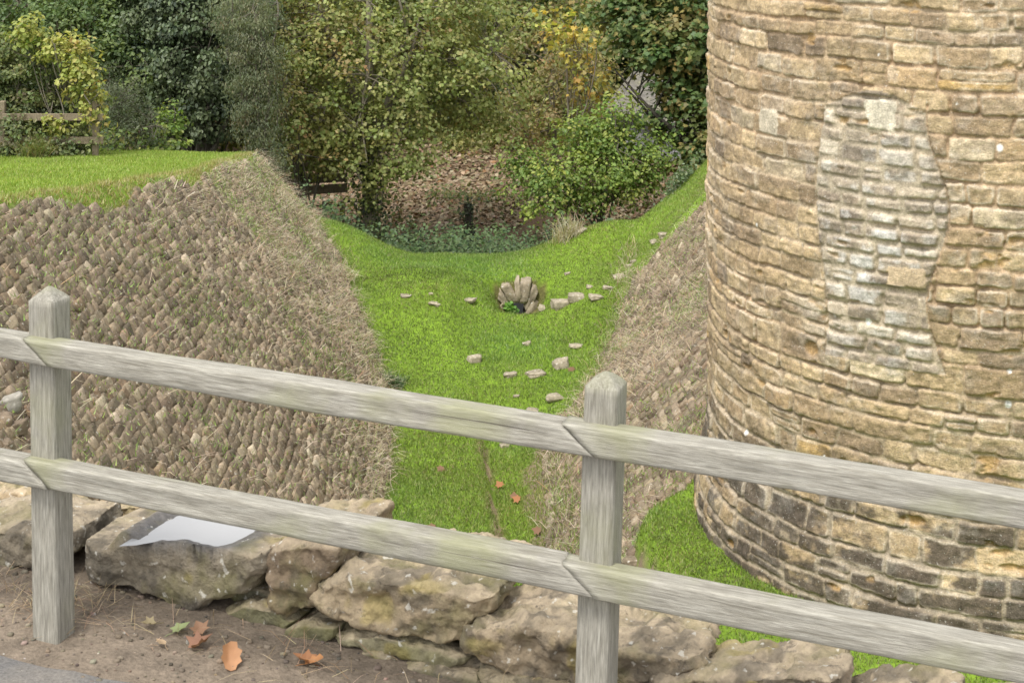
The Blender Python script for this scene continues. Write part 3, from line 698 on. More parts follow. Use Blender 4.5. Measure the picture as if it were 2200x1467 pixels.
def plant(name, label, cat, base, env, n_cl, per, lsize, pal, kind='oval', trunk=.12, limbs=None, mat=None, bark=None, group=None, cl_r=.32, droop=.4, flat=.6, outw=.5, shell=.45, twig=1., trunk_n='trunk', crown_n='crown', upz=.7, limb_r=.62):
    """woody plant: trunk and limbs (or stems), twigs out to leaf clusters that fill the envelopes"""
    base = np.array(base, float); root = empty(name, base, label, cat, group)
    segs, nodes = [], []
    limbs = limbs or [((0, 0, 0), e[0]-base) for e in env]
    for k, (a, b) in enumerate(limbs):
        p = bend(a, b, 10, .08 if k else .025); L = len(p); r = np.linspace(trunk, trunk*.22, L)*(1 if k == 0 else limb_r)
        segs.append((p, r)); nodes += [(q, rr) for q, rr in zip(p[1:], r[1:])]
        for _ in range(4):
            i = rnd.randint(3, 8); e = env[rnd.randrange(len(env))]
            q = np.array(e[0])-base+np.array([rnd.uniform(-.7, .7)*e[1][j] for j in range(3)])
            pp = bend(p[i], q, 8, .1, .05); r2_ = np.linspace(r[i]*.6, .012, 8); segs.append((pp, r2_)); nodes += [(x, y) for x, y in zip(pp[2:], r2_[2:])]
    NP = np.array([n[0] for n in nodes]); NR = np.array([n[1] for n in nodes])
    vol = np.array([np.prod(e[1]) for e in env]); vol = vol**.75; ei = rng.choice(len(env), n_cl, p=vol/vol.sum())
    d = unit(rng.normal(size=(n_cl, 3)))*(shell+(1-shell)*rng.random((n_cl, 1))**.6)
    ec = np.array([e[0] for e in env])[ei]-base; er = np.array([e[1] for e in env])[ei]
    cc = ec+d*er*(1+.12*rng.normal(size=(n_cl, 1)))
    zt = terrain(cc[:, 0]+base[0], cc[:, 1]+base[1])-base[2]; cc[:, 2] = np.maximum(cc[:, 2], zt+.08)
    crad = cl_r*rng.uniform(.6, 1.35, n_cl)
    tw = []
    for k in range(n_cl):
        if rng.random() > twig: continue
        i = np.argmin(np.sum((NP-cc[k])**2, 1)); r0 = min(NR[i]*.6, .016)
        tw.append((bend(NP[i], cc[k], 6, .12, .04), np.linspace(max(r0, .007), .004, 6)))
    V, f = tubes(segs, 7); V2, f2 = tubes(tw, 4) if tw else (np.zeros((0, 3)), np.zeros((0, 4), int))
    mk(trunk_n, np.concatenate([V, V2]), [f, f2+len(V)] if len(f2) else [f], bark or M_bark, parent=root)
    pc = np.clip((per*rng.uniform(.5, 1.5, n_cl)).astype(int), 3, None); ci = np.repeat(np.arange(n_cl), pc); k = len(ci)
    off = unit(rng.normal(size=(k, 3)))*rng.random((k, 1))**.45*crad[ci][:, None]; off[:, 2] *= flat
    pos = cc[ci]+off
    nrm = unit(off/crad[ci][:, None]+1e-6)*.6+d[ci]*outw+rng.normal(size=(k, 3))*.55; nrm[:, 2] += upz
    cl = pick(pal, n_cl, .1)[ci]*.55+pick(pal, k, .16)*.45
    sz = lsize*rng.uniform(.6, 1.25, k); cl = cl*1.28
    leaves(crown_n, pos, nrm, sz, np.clip(cl, .006, .8), kind, mat or M_leaf, parent=root, droop=droop)
    return root
def gz(x, y): return float(terrain(x, y))
def E(px, py, Y, rx, ry, rz): return (P(px, py, Y), (rx, ry, rz))
def B(px, Y): x = (px-CX)/F*Y; return (x, Y, gz(x, Y)-.05)

OLIVE = [(.175, .21, .06, 4), (.23, .26, .085, 4), (.13, .165, .05, 3), (.29, .285, .11, 2), (.28, .21, .1, .7), (.3, .17, .08, .35)]
FRESH = [(.15, .22, .045, 4), (.2, .27, .06, 3), (.1, .16, .04, 3), (.32, .33, .08, 1.4)]
DARKG = [(.07, .11, .04, 4), (.09, .14, .05, 4), (.045, .07, .03, 2), (.15, .19, .07, 2)]
BLUEG = [(.065, .085, .04, 4), (.085, .11, .05, 4), (.035, .055, .032, 3), (.13, .16, .08, 1.5)]
MAPLE = [(.065, .11, .035, 4), (.1, .145, .045, 3), (.15, .17, .05, 2), (.25, .2, .07, 1), (.33, .23, .08, .6)]
BROWN = [(.24, .18, .1, 2), (.22, .19, .09, 3), (.3, .26, .11, 2), (.17, .19, .06, 4), (.34, .2, .09, .6)]
YELL = [(.27, .29, .075, 4), (.34, .33, .1, 3), (.17, .22, .06, 3), (.36, .27, .1, 1)]
GOLD = [(.45, .34, .07, 2), (.42, .25, .07, 1.3), (.36, .36, .08, 2), (.23, .24, .07, 3)]
HEDGE = [(.13, .165, .065, 4), (.1, .13, .06, 3), (.21, .23, .08, 2), (.18, .14, .09, 1)]

plant('autumn_tree', 'tall olive and yellow leaved tree with slim ivied trunk in the centre of the wood', 'tree', B(800, 31),
      [E(790, 90, 31, 2.1, 1.3, 1.9), E(960, 140, 31.5, 1.7, 1.2, 1.5), E(700, 210, 30.6, 1.2, 1., 1.1), E(850, 280, 31, 1.1, 1., .65), E(930, -40, 32, 2.2, 1.4, 1.6), E(1010, 240, 32, .9, .8, .6), E(775, 370, 30.6, .7, .6, .6), E(840, 340, 30.4, .8, .5, .6), E(720, 330, 30.4, .6, .5, .6), E(810, 430, 30.5, .3, .3, .35)],
      760, 40, .078, OLIVE+[(.34, .33, .12, 2)], 'maple', .17, [((0, 0, 0), P(785, -160, 31)-np.array(B(800, 31))), (P(800, 330, 31)-np.array(B(800, 31)), P(960, -30, 31.4)-np.array(B(800, 31))), (P(800, 360, 31)-np.array(B(800, 31)), P(690, 40, 30.8)-np.array(B(800, 31))), (P(800, 300, 31)-np.array(B(800, 31)), P(900, 40, 31)-np.array(B(800, 31))), (P(798, 340, 31)-np.array(B(800, 31)), P(1060, 110, 31.6)-np.array(B(800, 31)))], shell=.3, cl_r=.4, bark=M_twig)
plant('autumn_tree', 'thin tree with russet and olive leaves leaning over the old board fence', 'tree', B(640, 31.5),
      [E(640, 120, 31, .9, .9, 1.3), E(660, 290, 31, .8, .8, .8), E(620, -20, 31.5, 1.2, 1., 1.2), E(690, 330, 30.5, .6, .5, .5), E(606, 190, 29.4, .35, .4, 1.1), E(620, 300, 29.2, .3, .3, .6)], 260, 36, .085, OLIVE+OLIVE+BROWN, 'oval', .08, shell=.25, group=None)
plant('green_shrub', 'broad fresh green shrub filling the hollow beyond the grass crest', 'shrub', B(1290, 31),
      [E(1290, 370, 31, 1.5, 1., .85), E(1210, 400, 30.6, 1.0, .8, .7), E(1360, 330, 31, .9, .8, .7), E(1260, 290, 31.3, .8, .7, .5), E(1130, 350, 31, .5, .5, .5), E(1330, 250, 31, .4, .5, .5)], 300, 40, .085, FRESH, 'oval', .05, shell=.15, cl_r=.42, upz=.9, droop=.6)
plant('maple_tree', 'dark green maple with drooping limbs pressed against the tower silhouette', 'tree', B(1545, 33),
      [E(1480, 60, 32, 1.6, 1.1, 1.2), E(1500, 230, 31.6, .95, .8, 1.0), E(1370, 20, 32.5, 1.1, .9, .8), E(1510, 330, 31, .7, .6, .6), E(1430, 110, 31.5, .7, .6, .6), E(1560, 120, 33, 1.2, 1, 1.8)], 440, 62, .11, MAPLE, 'maple', .2,
      [((0, 0, 0), P(1530, -150, 33)-np.array(B(1545, 33))), (P(1535, 60, 33)-np.array(B(1545, 33)), P(1360, -20, 32.4)-np.array(B(1545, 33))), (P(1480, 300, 31.2)-np.array(B(1545, 33)), P(1320, 150, 31.8)-np.array(B(1545, 33))), (P(1420, 285, 31.5)-np.array(B(1545, 33)), P(1335, 180, 31.7)-np.array(B(1545, 33)))], shell=.35, cl_r=.42, bark=M_dark, droop=.8, upz=1., limb_r=.3)
plant('twiggy_tree', 'half bare tree with brown leaves and pale twigs left of the grey roof', 'tree', B(1190, 37),
      [E(1190, 180, 36.5, 1.6, 1., 1.5), E(1120, 250, 36, 1.1, .9, .7), E(1270, 150, 37, 1., .8, 1.2)], 150, 26, .1, BROWN, 'oval', .07, shell=.2, bark=M_twig)
plant('golden_sapling', 'sapling with bright yellow and orange leaves left of the grey roof', 'tree', B(1230, 35),
      [E(1215, 60, 35, .7, .6, .55), E(1270, 170, 35, .55, .5, .7), E(1250, 110, 35, .5, .5, .6)], 46, 14, .12, GOLD, 'maple', .045, shell=.2, bark=M_twig)
# left hedge and evergreens
plant('evergreen_tree', 'large dark evergreen with hanging blackish foliage at the end of the lawn', 'tree', B(420, 30.3),
      [E(430, 110, 30.3, 1.25, .9, 1.5), E(500, 60, 30.5, .9, .8, 1.6), E(380, 20, 31, 1.2, 1., 1.2), E(440, 240, 30, .8, .6, .6), E(340, 130, 30.8, .8, .7, 1.1)], 560, 62, .085, BLUEG, 'oval', .16, mat=M_ever, shell=.5, cl_r=.3, droop=1.1, upz=.35, twig=.4)
plant('feathery_conifer', 'grey green feathery conifer drooping over the corner of the lawn', 'tree', B(560, 28.6),
      [E(550, 140, 28.6, .5, .5, 1.), E(555, 260, 28.4, .42, .45, .75), E(570, 360, 28.2, .38, .4, .45), E(530, 30, 29, .7, .6, .7)], 260, 90, .07, [(.13, .155, .085, 4), (.1, .12, .07, 3), (.18, .19, .11, 2), (.22, .17, .1, .8)], 'lance', .07, mat=M_leaf, shell=.2, cl_r=.28, droop=1.6, upz=.2)
plant('mixed_tree', 'mid green tree with pale twigs at the top left behind the yellow hedge', 'tree', B(190, 31),
      [E(190, 60, 31, 1.4, .9, .9), E(280, 150, 30.6, .7, .7, .8), E(60, 10, 31.5, 1.5, 1., .8), E(280, 10, 31.5, 1.2, 1., .8)], 330, 48, .09, DARKG+[(.15, .2, .06, 3)], 'oval', .1, mat=M_leaf, shell=.3, cl_r=.32, bark=M_twig)
plant('hedge_shrub', 'dark green climber covered hedge over the left board fence', 'shrub', B(50, 26.2),
      [E(40, 190, 25.6, .9, .5, .85), E(130, 210, 25.7, .6, .45, .65), E(30, 285, 24.85, .5, .2, .4), E(90, 318, 24.8, .5, .15, .2), E(150, 305, 25.0, .4, .2, .25), E(-80, 180, 25.6, .9, .6, 1.0)], 440, 62, .065, HEDGE, 'oval', .05, shell=.45, cl_r=.24)
plant('yellow_climber', 'yellow leaved climber spilling down the right end of the hedge', 'shrub', B(175, 25.9),
      [E(175, 170, 25.0, .3, .3, .5), E(205, 225, 24.9, .22, .25, .4), E(120, 110, 25.1, .35, .3, .25), E(60, 70, 25.3, .35, .3, .2), E(120, 270, 24.8, .22, .15, .16)], 95, 30, .085, YELL, 'oval', .03, shell=.2, cl_r=.2)
plant('grey_shrub', 'grey green bush between the yellow climber and the dark evergreen', 'shrub', B(260, 27.8),
      [E(255, 230, 27.7, .55, .5, .6), E(300, 280, 27.6, .5, .4, .4)], 130, 60, .055, [(.1, .12, .07, 4), (.14, .15, .09, 3), (.07, .09, .05, 3)], 'lance', .03, shell=.3, cl_r=.24)
plant('laurel_sapling', 'small bright green sapling at the foot of the dark evergreen', 'shrub', B(370, 28.7),
      [E(365, 265, 28.5, .3, .3, .3), E(385, 300, 28.4, .3, .25, .15)], 26, 30, .08, FRESH, 'oval', .02, shell=.2, cl_r=.16)
# rear wood, one plant after another
rear = [(-40, 38, -60, BLUEG), (160, 40, -90, DARKG), (330, 38, -90, DARKG), (560, 39, -40, OLIVE), (700, 42, -30, OLIVE), (880, 43, 0, OLIVE+DARKG), (1040, 42, 20, OLIVE+DARKG), (1130, 41, 60, BROWN+OLIVE), (1290, 45, 0, MAPLE), (1430, 44, 30, DARKG), (1560, 42, 60, MAPLE), (1700, 44, 0, DARKG), (1000, 47, -120, OLIVE), (1200, 47, -120, DARKG), (800, 48, -160, DARKG), (1420, 48, -140, DARKG), (620, 47, -160, DARKG), (300, 45, -190, DARKG), (60, 45, -190, DARKG)]
desc = ['black green tree at the far left edge', 'dense tree behind the mixed tree', 'dark tree behind the evergreen', 'olive tree behind the feathery conifer', 'olive and green tree behind the russet one', 'dark tree behind the central autumn tree', 'dark gap filling tree right of the central autumn tree', 'brown tinted tree behind the pale twigs', 'broad maple above the grey roof', 'dark tree right of the grey roof', 'maple behind the tower edge', 'dark tree hidden behind the tower', 'olive crown high over the central wood', 'dark crown high over the pale twigs', 'dark crown rising over the central tree', 'dark crown over the roof and maple', 'dark crown over the russet tree', 'dark crown over the evergreen', 'dark crown over the yellow hedge']
for (px, Y, py, pal), dsc in zip(rear, desc):
    k = Y/31
    plant('woodland_tree', dsc, 'tree', B(px, Y), [E(px, py+40, Y, 2.1, 1.2, 2.3), E(px+60, py+220, Y-.6, 1.7, 1.1, 1.5), E(px-60, py+300, Y-.4, 1.5, 1., 1.2)], 200, 66, .135, pal, 'maple' if Y > 41 else 'oval', .2, shell=.35, cl_r=.55, bark=M_dark, group='trees of the rear wood', twig=.3)

# dense far wood that reads as one mass
k = 26000; X_ = rng.uniform(-26, 22, k); Y_ = rng.uniform(49, 62, k); z_ = terrain(X_, Y_)+rng.random(k)**.8*8.5
nn = rng.normal(size=(k, 3))*.6+[0, -.6, .7]
tag(leaves('far_wood', np.stack([X_, Y_, z_], -1), nn, rng.uniform(.25, .5, k), pick(DARKG+OLIVE[:2], k), 'oval', M_leaf), 'dark far wood on the hillside behind every tree', 'wood', kind='stuff')

# ivy clad stump, leaf litter, nettles
st = P(1015, 520, 32.6); st[2] = gz(st[0], st[1]); root = empty('ivy_stump', st, 'leaning ivy clad stump standing in the fallen leaves', 'tree stump')
top = P(1003, 440, 32.6)-st; pts = bend((0, 0, -.1), top, 8, .03); V, f = tube(pts, np.linspace(.09, .07, 8), 8); mk('trunk', V, f, M_dark, parent=root)
k = 420; i = rng.integers(0, 8, k); pos = pts[i]+rng.normal(size=(k, 3))*[.075, .075, .09]
leaves('ivy', pos, rng.normal(size=(k, 3))*.5+[0, -.7, .4], rng.uniform(.05, .09, k), pick(BLUEG, k), 'oval', M_ever, parent=root, droop=.8)
p0 = np.array(B(800, 31)); k = 2200; t = rng.random(k); pos = p0+(P(795, 300, 31)-p0)*t[:, None]+rng.normal(size=(k, 3))*[.17, .15, .05]
root = bpy.data.objects['autumn_tree']; leaves('ivy', pos-np.array(root.location), rng.normal(size=(k, 3))*.5+[0, -.7, .4], rng.uniform(.05, .09, k), pick(BLUEG+OLIVE[:2], k), 'oval', M_ever, parent=root, droop=.8)
LITTER = [(.3, .215, .135, 4), (.37, .28, .19, 4), (.22, .15, .09, 3), (.45, .36, .26, 1.5), (.28, .15, .07, .7), (.14, .17, .05, 1)]
k = 40000; X_ = rng.uniform(-5.5, 3.5, k); Y_ = np.where(rng.random(k) < .55, rng.uniform(31.2, 43, k), rng.uniform(32.4, 35, k)); keep = (n2(X_, Y_, .5, 70) > -.25) ; X_, Y_ = X_[keep], Y_[keep]; k = len(X_)
z_ = terrain(X_, Y_)+rng.uniform(.01, .06, k)
tag(leaves('fallen_leaves', np.stack([X_, Y_, z_], -1), rng.normal(size=(k, 3))*.35+[0, -.2, 1], rng.uniform(.07, .125, k), pick(LITTER, k)*np.array([.8, .8, .76]), 'maple', M_dead, droop=0), 'brown leaf litter covering the banks under the wood', 'leaf litter', kind='stuff')
NET = [(.1, .16, .06, 4), (.13, .19, .08, 4), (.045, .08, .035, 2), (.12, .17, .08, 1)]
pos = []
for _ in range(1700):
    x, y = rnd.uniform(-5.6, 2.2), rnd.uniform(27.7, 31.2); z = gz(x, y); h_ = rnd.uniform(.35, 1.)*(1+.5*float(n2(x, y, .8, 77)))
    zc = -6.62 if -2.9 < x < .6 else (-6.1 if x > -3.4 else -5.5)
    h_ = min(h_, max(.25, zc+.62-z))
    for q in range(16):
        t = q/16; pos.append((x+rnd.gauss(0, .09*(1-t*.4)), y+rnd.gauss(0, .09), z+h_*t))
pos = np.array(pos); k = len(pos)
tag(leaves('nettles', pos, rng.normal(size=(k, 3))*.4+[0, -.35, 1], rng.uniform(.045, .095, k), pick(NET, k), 'oval', M_leaf, droop=.5), 'dark green nettles filling the hollow behind the grass crest', 'nettles', kind='stuff')

k = 9000; X_ = np.where(rng.random(k) < .75, rng.uniform(-6, -1.9, k), rng.uniform(-1.9, 3., k)); Y_ = np.where(X_ < -1.9, rng.uniform(29.2, 33, k), 35.2+rng.normal(0, .35, k)); hh = np.where(X_ < -1.9, .9, .22)*(.6+.7*n2(X_, Y_, 1.1, 79))
Z_ = terrain(X_, Y_)+rng.random(k)*np.clip(hh, .05, 1.3)
tag(leaves('undergrowth', np.stack([X_, Y_, Z_], -1), rng.normal(size=(k, 3))*.5+[0, -.4, .9], rng.uniform(.05, .1, k), pick([(.13, .17, .05, 4), (.09, .12, .045, 3), (.2, .19, .07, 2), (.24, .16, .08, 1.5)], k), 'oval', M_leaf, droop=.5), 'low olive and brown undergrowth round the foot of the central trees', 'undergrowth', kind='stuff')

# ---------------------------------------------------------------- background fences, roof
M_brown = bark_mat('brown_board', (.27, .215, .15)); M_board = wood_mat('old_board', 0, .3, .55)
def box(name, c, hx, hy, hz, mat, parent, rz=0, ry=0):
    b_ = bmesh.new(); bmesh.ops.create_cube(b_, size=1)
    for v in b_.verts: v.co = Vector((v.co.x*2*hx, v.co.y*2*hy, v.co.z*2*hz))
    bmesh.ops.bevel(b_, geom=b_.edges[:], offset=min(hx, hy, hz)*.25, segments=1, affect='EDGES')
    me = bpy.data.meshes.new(name); b_.to_mesh(me); b_.free(); me.materials.append(mat)
    o = bpy.data.objects.new(name, me); C.objects.link(o); o.parent = parent; o.location = Vector([float(q) for q in c]); o.rotation_euler = (0, ry, rz); return o
f0 = np.array(B(60, 24.95)); r_ = empty('board_fence', f0, 'brown board fence buried in the left hedge', 'fence')
box('rail', P(110, 252, 24.86)-f0, .82, .02, .055, M_brown, r_); box('rail', P(110, 302, 24.86)-f0, .82, .02, .055, M_brown, r_)
for px in (-40, 6, 205): q = P(px, 260, 24.93)-f0; box('post', (q[0], q[1], .42), .045, .045, .5, M_brown, r_)
f0 = np.array(B(680, 32.2)); r_ = empty('board_fence', f0, 'decayed grey board fence under the russet tree', 'fence')
for py, ln in ((358, .62), (385, .7), (408, .7)): box('board', P(672, py, 32.1)-f0, ln, .02, .09, M_brown, r_, 0, -.06)
for px in (640, 697, 735): q = P(px, 400, 32.2)-f0; box('post', (q[0], q[1]+.04, .5), .05, .04, .62, M_brown, r_)
# cottage roof far behind the maple
hp = np.array(P(1400, 290, 40)); hp[2] = gz(hp[0], hp[1]); house = empty('stone_cottage', hp, 'grey stone tiled cottage roof showing between the trees', 'house')
a, b, c_, d_ = P(1296, 232, 39.6)-hp, P(1365, 148, 41)-hp, P(1640, 190, 42)-hp, P(1470, 300, 38.6)-hp
e_ = d_+np.array([2.6, .9, .0]); bk = a+np.array([1.5, 3.2, 0]); n_ = 30
def patch(p00, p10, p11, p01, nu, nv_, th=.05):
    u, v = np.meshgrid(np.linspace(0, 1, nu), np.linspace(0, 1, nv_)); u, v = u[..., None], v[..., None]
    g = p00*(1-u)*(1-v)+p10*u*(1-v)+p11*u*v+p01*(1-u)*v
    nm = unit(np.cross(p10-p00, p01-p00)); st_ = (np.arange(nv_) % 4/4)[:, None, None]*th*.5
    g = g-nm*st_*np.sign(nm[2])*1.; i = np.arange(nu*nv_).reshape(nv_, nu)
    return g.reshape(-1, 3), np.stack([i[:-1, :-1], i[:-1, 1:], i[1:, 1:], i[1:, :-1]], -1).reshape(-1, 4)
V1, f1 = patch(a, d_, d_*.02+b*.98, b, 20, 60); V2, f2 = patch(d_, e_, c_, b, 30, 60); V3, f3 = patch(a, b, c_, bk, 10, 40)
s = N('stone_tile'); t_ = s.noise(6, 5); cc = s.ramp(t_, .3, .7, (.12, .11, .095, 1), (.2, .185, .16, 1)); bk_ = s.n('TexBrick', Scale=5., _offset=.5); s.t.links.new(s.co(), bk_.inputs['Vector'])
cc = s.mix(s.ramp(s.noise(3, 4), .5, .7, g3(0), g3(.6)), cc, (.2, .19, .11)); s.bump(t_, .5, .03)
mk('roof', np.concatenate([V1, V2, V3]), [f1, f2+len(V1), f3+len(V1)+len(V2)], s.out(cc), parent=house, smooth=False)
wl = [a*.97+np.array([.1, .15, -.04]), d_*.97+np.array([.0, .15, -.04]), e_+np.array([0, .15, -.04]), bk+np.array([0, -.1, -.04])]
wv = np.array(wl+[q+np.array([0, 0, -3.2]) for q in wl]); mk('wall', wv, np.array([[0, 1, 5, 4], [1, 2, 6, 5], [2, 3, 7, 6], [3, 0, 4, 7]]), stone_mat('cottage_stone', 10), parent=house, col=np.full((8, 3), .28), smooth=False)

# ---------------------------------------------------------------- grass and dry stems
def infr(X, Y, Z, m=60):
    px = CX+F*X/Y; py = HOR-F*Z/Y
    return (px > -m*2) & (px < 2200+m) & (py > -m) & (py < 1467+m)
def blades(name, X, Y, hgt, wd, col, mat, lean=.5, dirv=None, parent=None, z0=0., seg=1):
    k = len(X); Z = terrain(X, Y)+z0; p = np.stack([X, Y, Z], -1)
    a = rng.uniform(0, 2*PI, k); sd_ = np.stack([np.cos(a), np.sin(a), a*0], -1)
    ld = rng.normal(size=(k, 3))*lean; ld[:, 2] = 0
    if dirv is not None: ld = ld+dirv
    up_ = unit(np.array([[0, 0, 1.]])+ld)
    h_ = np.asarray(hgt).reshape(-1, 1); w_ = np.asarray(wd).reshape(-1, 1)
    if seg == 1:
        V = np.stack([p-sd_*w_/2, p+sd_*w_/2, p+up_*h_], 1); f = np.arange(3*k).reshape(k, 3)
    else:
        m1 = p+up_*h_*.5; up2 = unit(up_+ld*.9-np.array([0, 0, .35])); tp = m1+up2*h_*.5
        V = np.stack([p-sd_*w_/2, p+sd_*w_/2, m1+sd_*w_*.4, m1-sd_*w_*.4, tp], 1)
        b_ = (np.arange(k)*5)[:, None]; f = [b_+np.array([[0, 1, 2, 3]]), b_+np.array([[3, 2, 4]])]
    return mk(name, V.reshape(-1, 3), f, mat, parent=parent, col=np.repeat(col, 3 if seg == 1 else 5, 0), smooth=False)
GRASS = [(.18, .262, .05, 4), (.225, .3, .072, 4), (.135, .195, .044, 3), (.3, .335, .12, 1.8), (.36, .33, .17, .8)]
LAWN = [(.245, .33, .05, 4), (.29, .37, .07, 4), (.19, .28, .045, 2), (.37, .39, .14, 1.2)]
def scatter(x0, x1, y0, y1, dens):
    k = int((x1-x0)*(y1-y0)*dens); return rng.uniform(x0, x1, k), rng.uniform(y0, y1, k)
Xs, Ys = [], []
for r in ((-3.6, 4., 13.5, 27.9, 3000), (.6, 4.6, 10.5, 15.4, 2600), (-2.2, 1.2, 13., 20., 1800)):
    x, y = scatter(*r); Xs.append(x); Ys.append(y)
X_, Y_ = np.concatenate(Xs), np.concatenate(Ys); Z_, a, b, c_, wz = terrain(X_, Y_, True)
left_lawn = (X_ < XLf(Y_)-1.2) & (Z_ > -5.2)
keep = ~a & (~b | ((X_ < XRf(Y_)+.22) & (rng.random(len(X_)) < .7))) & ~c_ & ~wz & ~left_lawn & infr(X_, Y_, Z_) & (np.hypot(X_-TC[0], Y_-TC[1]) > 2.85) & (np.hypot((X_-.12)/.36, (Y_-24.9)/.13) > 1)
edge_ = np.abs(X_-(-.31+(19.2-Y_)*.078)-.01) < .05
keep &= ~(edge_ & (Y_ < 20) & (Y_ > 14.5) & (rng.random(len(X_)) < .75) & (n2(X_, Y_, 1.6, 78) > -.1))
X_, Y_ = X_[keep], Y_[keep]; k = len(X_)
pn = n2(X_, Y_, 1.1, 90)[:, None]; p2 = n2(X_, Y_, 4., 92)[:, None]
cl = pick(GRASS, k, .09)*(1+.42*pn+.3*p2+.12*n2(X_, Y_, 9., 93)[:, None]); cl[:, 0] *= 1+.25*n2(X_, Y_, .7, 94)
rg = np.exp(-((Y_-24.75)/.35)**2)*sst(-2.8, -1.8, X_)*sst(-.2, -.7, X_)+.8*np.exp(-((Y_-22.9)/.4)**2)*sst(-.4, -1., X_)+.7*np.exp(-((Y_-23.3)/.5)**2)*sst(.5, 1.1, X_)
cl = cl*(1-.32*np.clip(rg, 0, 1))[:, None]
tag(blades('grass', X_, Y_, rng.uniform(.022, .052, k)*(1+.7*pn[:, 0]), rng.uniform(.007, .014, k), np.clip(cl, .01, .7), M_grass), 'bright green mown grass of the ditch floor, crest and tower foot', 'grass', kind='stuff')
X_, Y_ = scatter(-9.5, -3.4, 12.5, 31, 1900); Z_, a, b, c_, wz = terrain(X_, Y_, True)
keep = (Z_ > -lawn_h(Y_)-.55) & ~a & ~wz & infr(X_, Y_, Z_); X_, Y_ = X_[keep], Y_[keep]; k = len(X_)
dry = np.clip(1-((XLf(Y_)-(7-lawn_h(Y_))/1.2)-X_)/.15, 0, 1)[:, None]*.7
cl = pick(LAWN, k, .1)*(1+.2*n2(X_, Y_, .9, 95)[:, None]); cl = cl*(1-dry)+pick([(.42, .34, .2, 1), (.36, .3, .12, 1)], k)*dry
tag(blades('lawn_grass', X_, Y_, rng.uniform(.025, .055, k)*(1+.5*dry[:, 0]), rng.uniform(.01, .02, k), cl, M_grass), 'sunlit yellow green lawn on top of the left stone bank', 'lawn', kind='stuff')
STRAW = [(.46, .385, .275, 4), (.56, .485, .36, 4), (.36, .28, .18, 3), (.4, .26, .15, .7)]
def on_slope(side, n, dens):
    if side < 0: X, Y = scatter(-6, -1.2, 10.5, 26.8, n)
    else: X, Y = scatter(.4, 4.2, 15, 25.4, n)
    Z, a, b, c, wz = terrain(X, Y, True); m = (a if side < 0 else b) & infr(X, Y, Z) & (rng.random(len(X)) < dens(X, Y)); return X[m], Y[m]
def dL(X, Y):
    up = (XLf(Y)-X); return (.35+.65*sst(-.3, .15, n2(X*2, Y*.7, 1.8, 108)))*np.clip(.05+1.*sst(16.5, 22., Y+up*-.4)*sst(-.5, .25, n2(X, Y, .9, 101))+.55*sst(.7, .05, up)*sst(16, 18, Y)+.35*sst(.2, .45, n2(X, Y, .7, 103)), 0, 1)
def dR(X, Y):
    return np.clip(.1+.9*sst(-.3, .35, n2(X, Y, 1.1, 105)+.9*sst(17.8, 21, Y)-.5), 0, 1)*(.3+.7*sst(-.35, .1, n2(X*2, Y*.7, 1.8, 106)))
X_, Y_ = on_slope(-1, 760, dL); X2, Y2 = on_slope(1, 480, dR); XX, YY = np.concatenate([X_, X2]), np.concatenate([Y_, Y2]); k = len(XX)
dv = np.where((np.arange(k) < len(X_))[:, None], [[1.1, -.25, -.5]], [[-1.1, -.25, -.5]])
tag(blades('dry_grass', XX, YY, rng.uniform(.1, .38, k), rng.uniform(.004, .009, k), pick(STRAW, k), M_straw, .9, dv, z0=.055, seg=2), 'straw coloured dead grass hanging down the stone banks', 'dry grass', kind='stuff')
def dw(X, Y):
    return np.clip(.12+.5*np.exp(-((X-XLf(Y)+2.0)/.7)**2)*sst(20, 24, Y)*(X < 0)+.88*sst(-.05, .3, n2(X, Y, 1.6, 107))*(.3+.7*sst(16, 21, Y))+.8*(X > 0)*(1-sst(17, 18.5, Y))*sst(-.3, .2, n2(X, Y, 2, 109)), 0, 1)
X_, Y_ = on_slope(-1, 1300, dw); X2, Y2 = on_slope(1, 1000, dw); XX, YY = np.concatenate([X_, X2]), np.concatenate([Y_, Y2]); k = len(XX)
tag(blades('bank_weeds', XX, YY, rng.uniform(.025, .075, k), rng.uniform(.008, .016, k), pick([(.22, .31, .08, 4), (.32, .4, .15, 3), (.14, .21, .06, 2)], k), M_grass, .8, z0=.06), 'light green weeds sprouting between the pitched stones', 'weeds', kind='stuff')
# rough tall grass where banks meet the mown floor
XX, YY = [], []
for side in (-1, 1):
    y = rng.uniform(15, 26, 1500 if side < 0 else 2600); x = (XLf(y)-.12-np.clip(7-itp(y, (19, 7), (22, 6.76), (24, 6.4), (27, 6.2)), 0, 1)/1.2 if side < 0 else XRf(y)+.1+np.clip(7-itp(y, (19, 7), (22, 6.76), (24, 6.4), (27, 6.2)), 0, 1)/SRf(y))+rng.normal(0, .12, len(y)); XX.append(x); YY.append(y)
XX, YY = np.concatenate(XX), np.concatenate(YY); k = len(XX); m = rng.random(k) < .55
cl = np.where(m[:, None], pick(STRAW, k), pick(GRASS, k))
tag(blades('rough_grass', XX, YY, rng.uniform(.07, .28, k), rng.uniform(.004, .009, k), cl, M_straw, .6, seg=2), 'rough uncut grass along the foot of both stone banks', 'grass', kind='stuff')
def tuft(name, px, py, label, cat, n, h0, h1, pal, spread, y0=7., lean=.7, wd=.008, mat=None):
    p = ray(px, py, y0); X = p[0]+rng.normal(0, spread, n); Y = p[1]+rng.normal(0, spread, n)
    return tag(blades(name, X, Y, rng.uniform(h0, h1, n), np.full(n, wd), pick(pal, n), mat or M_grass, lean, seg=2), label, cat)
tuft('grass_tussock', 80, 338, 'rounded grass tussock in front of the left hedge', 'grass tussock', 1400, .2, .42, [(.14, .2, .04, 4), (.26, .25, .09, 3), (.3, .24, .11, 2)], .1, 10, .5)
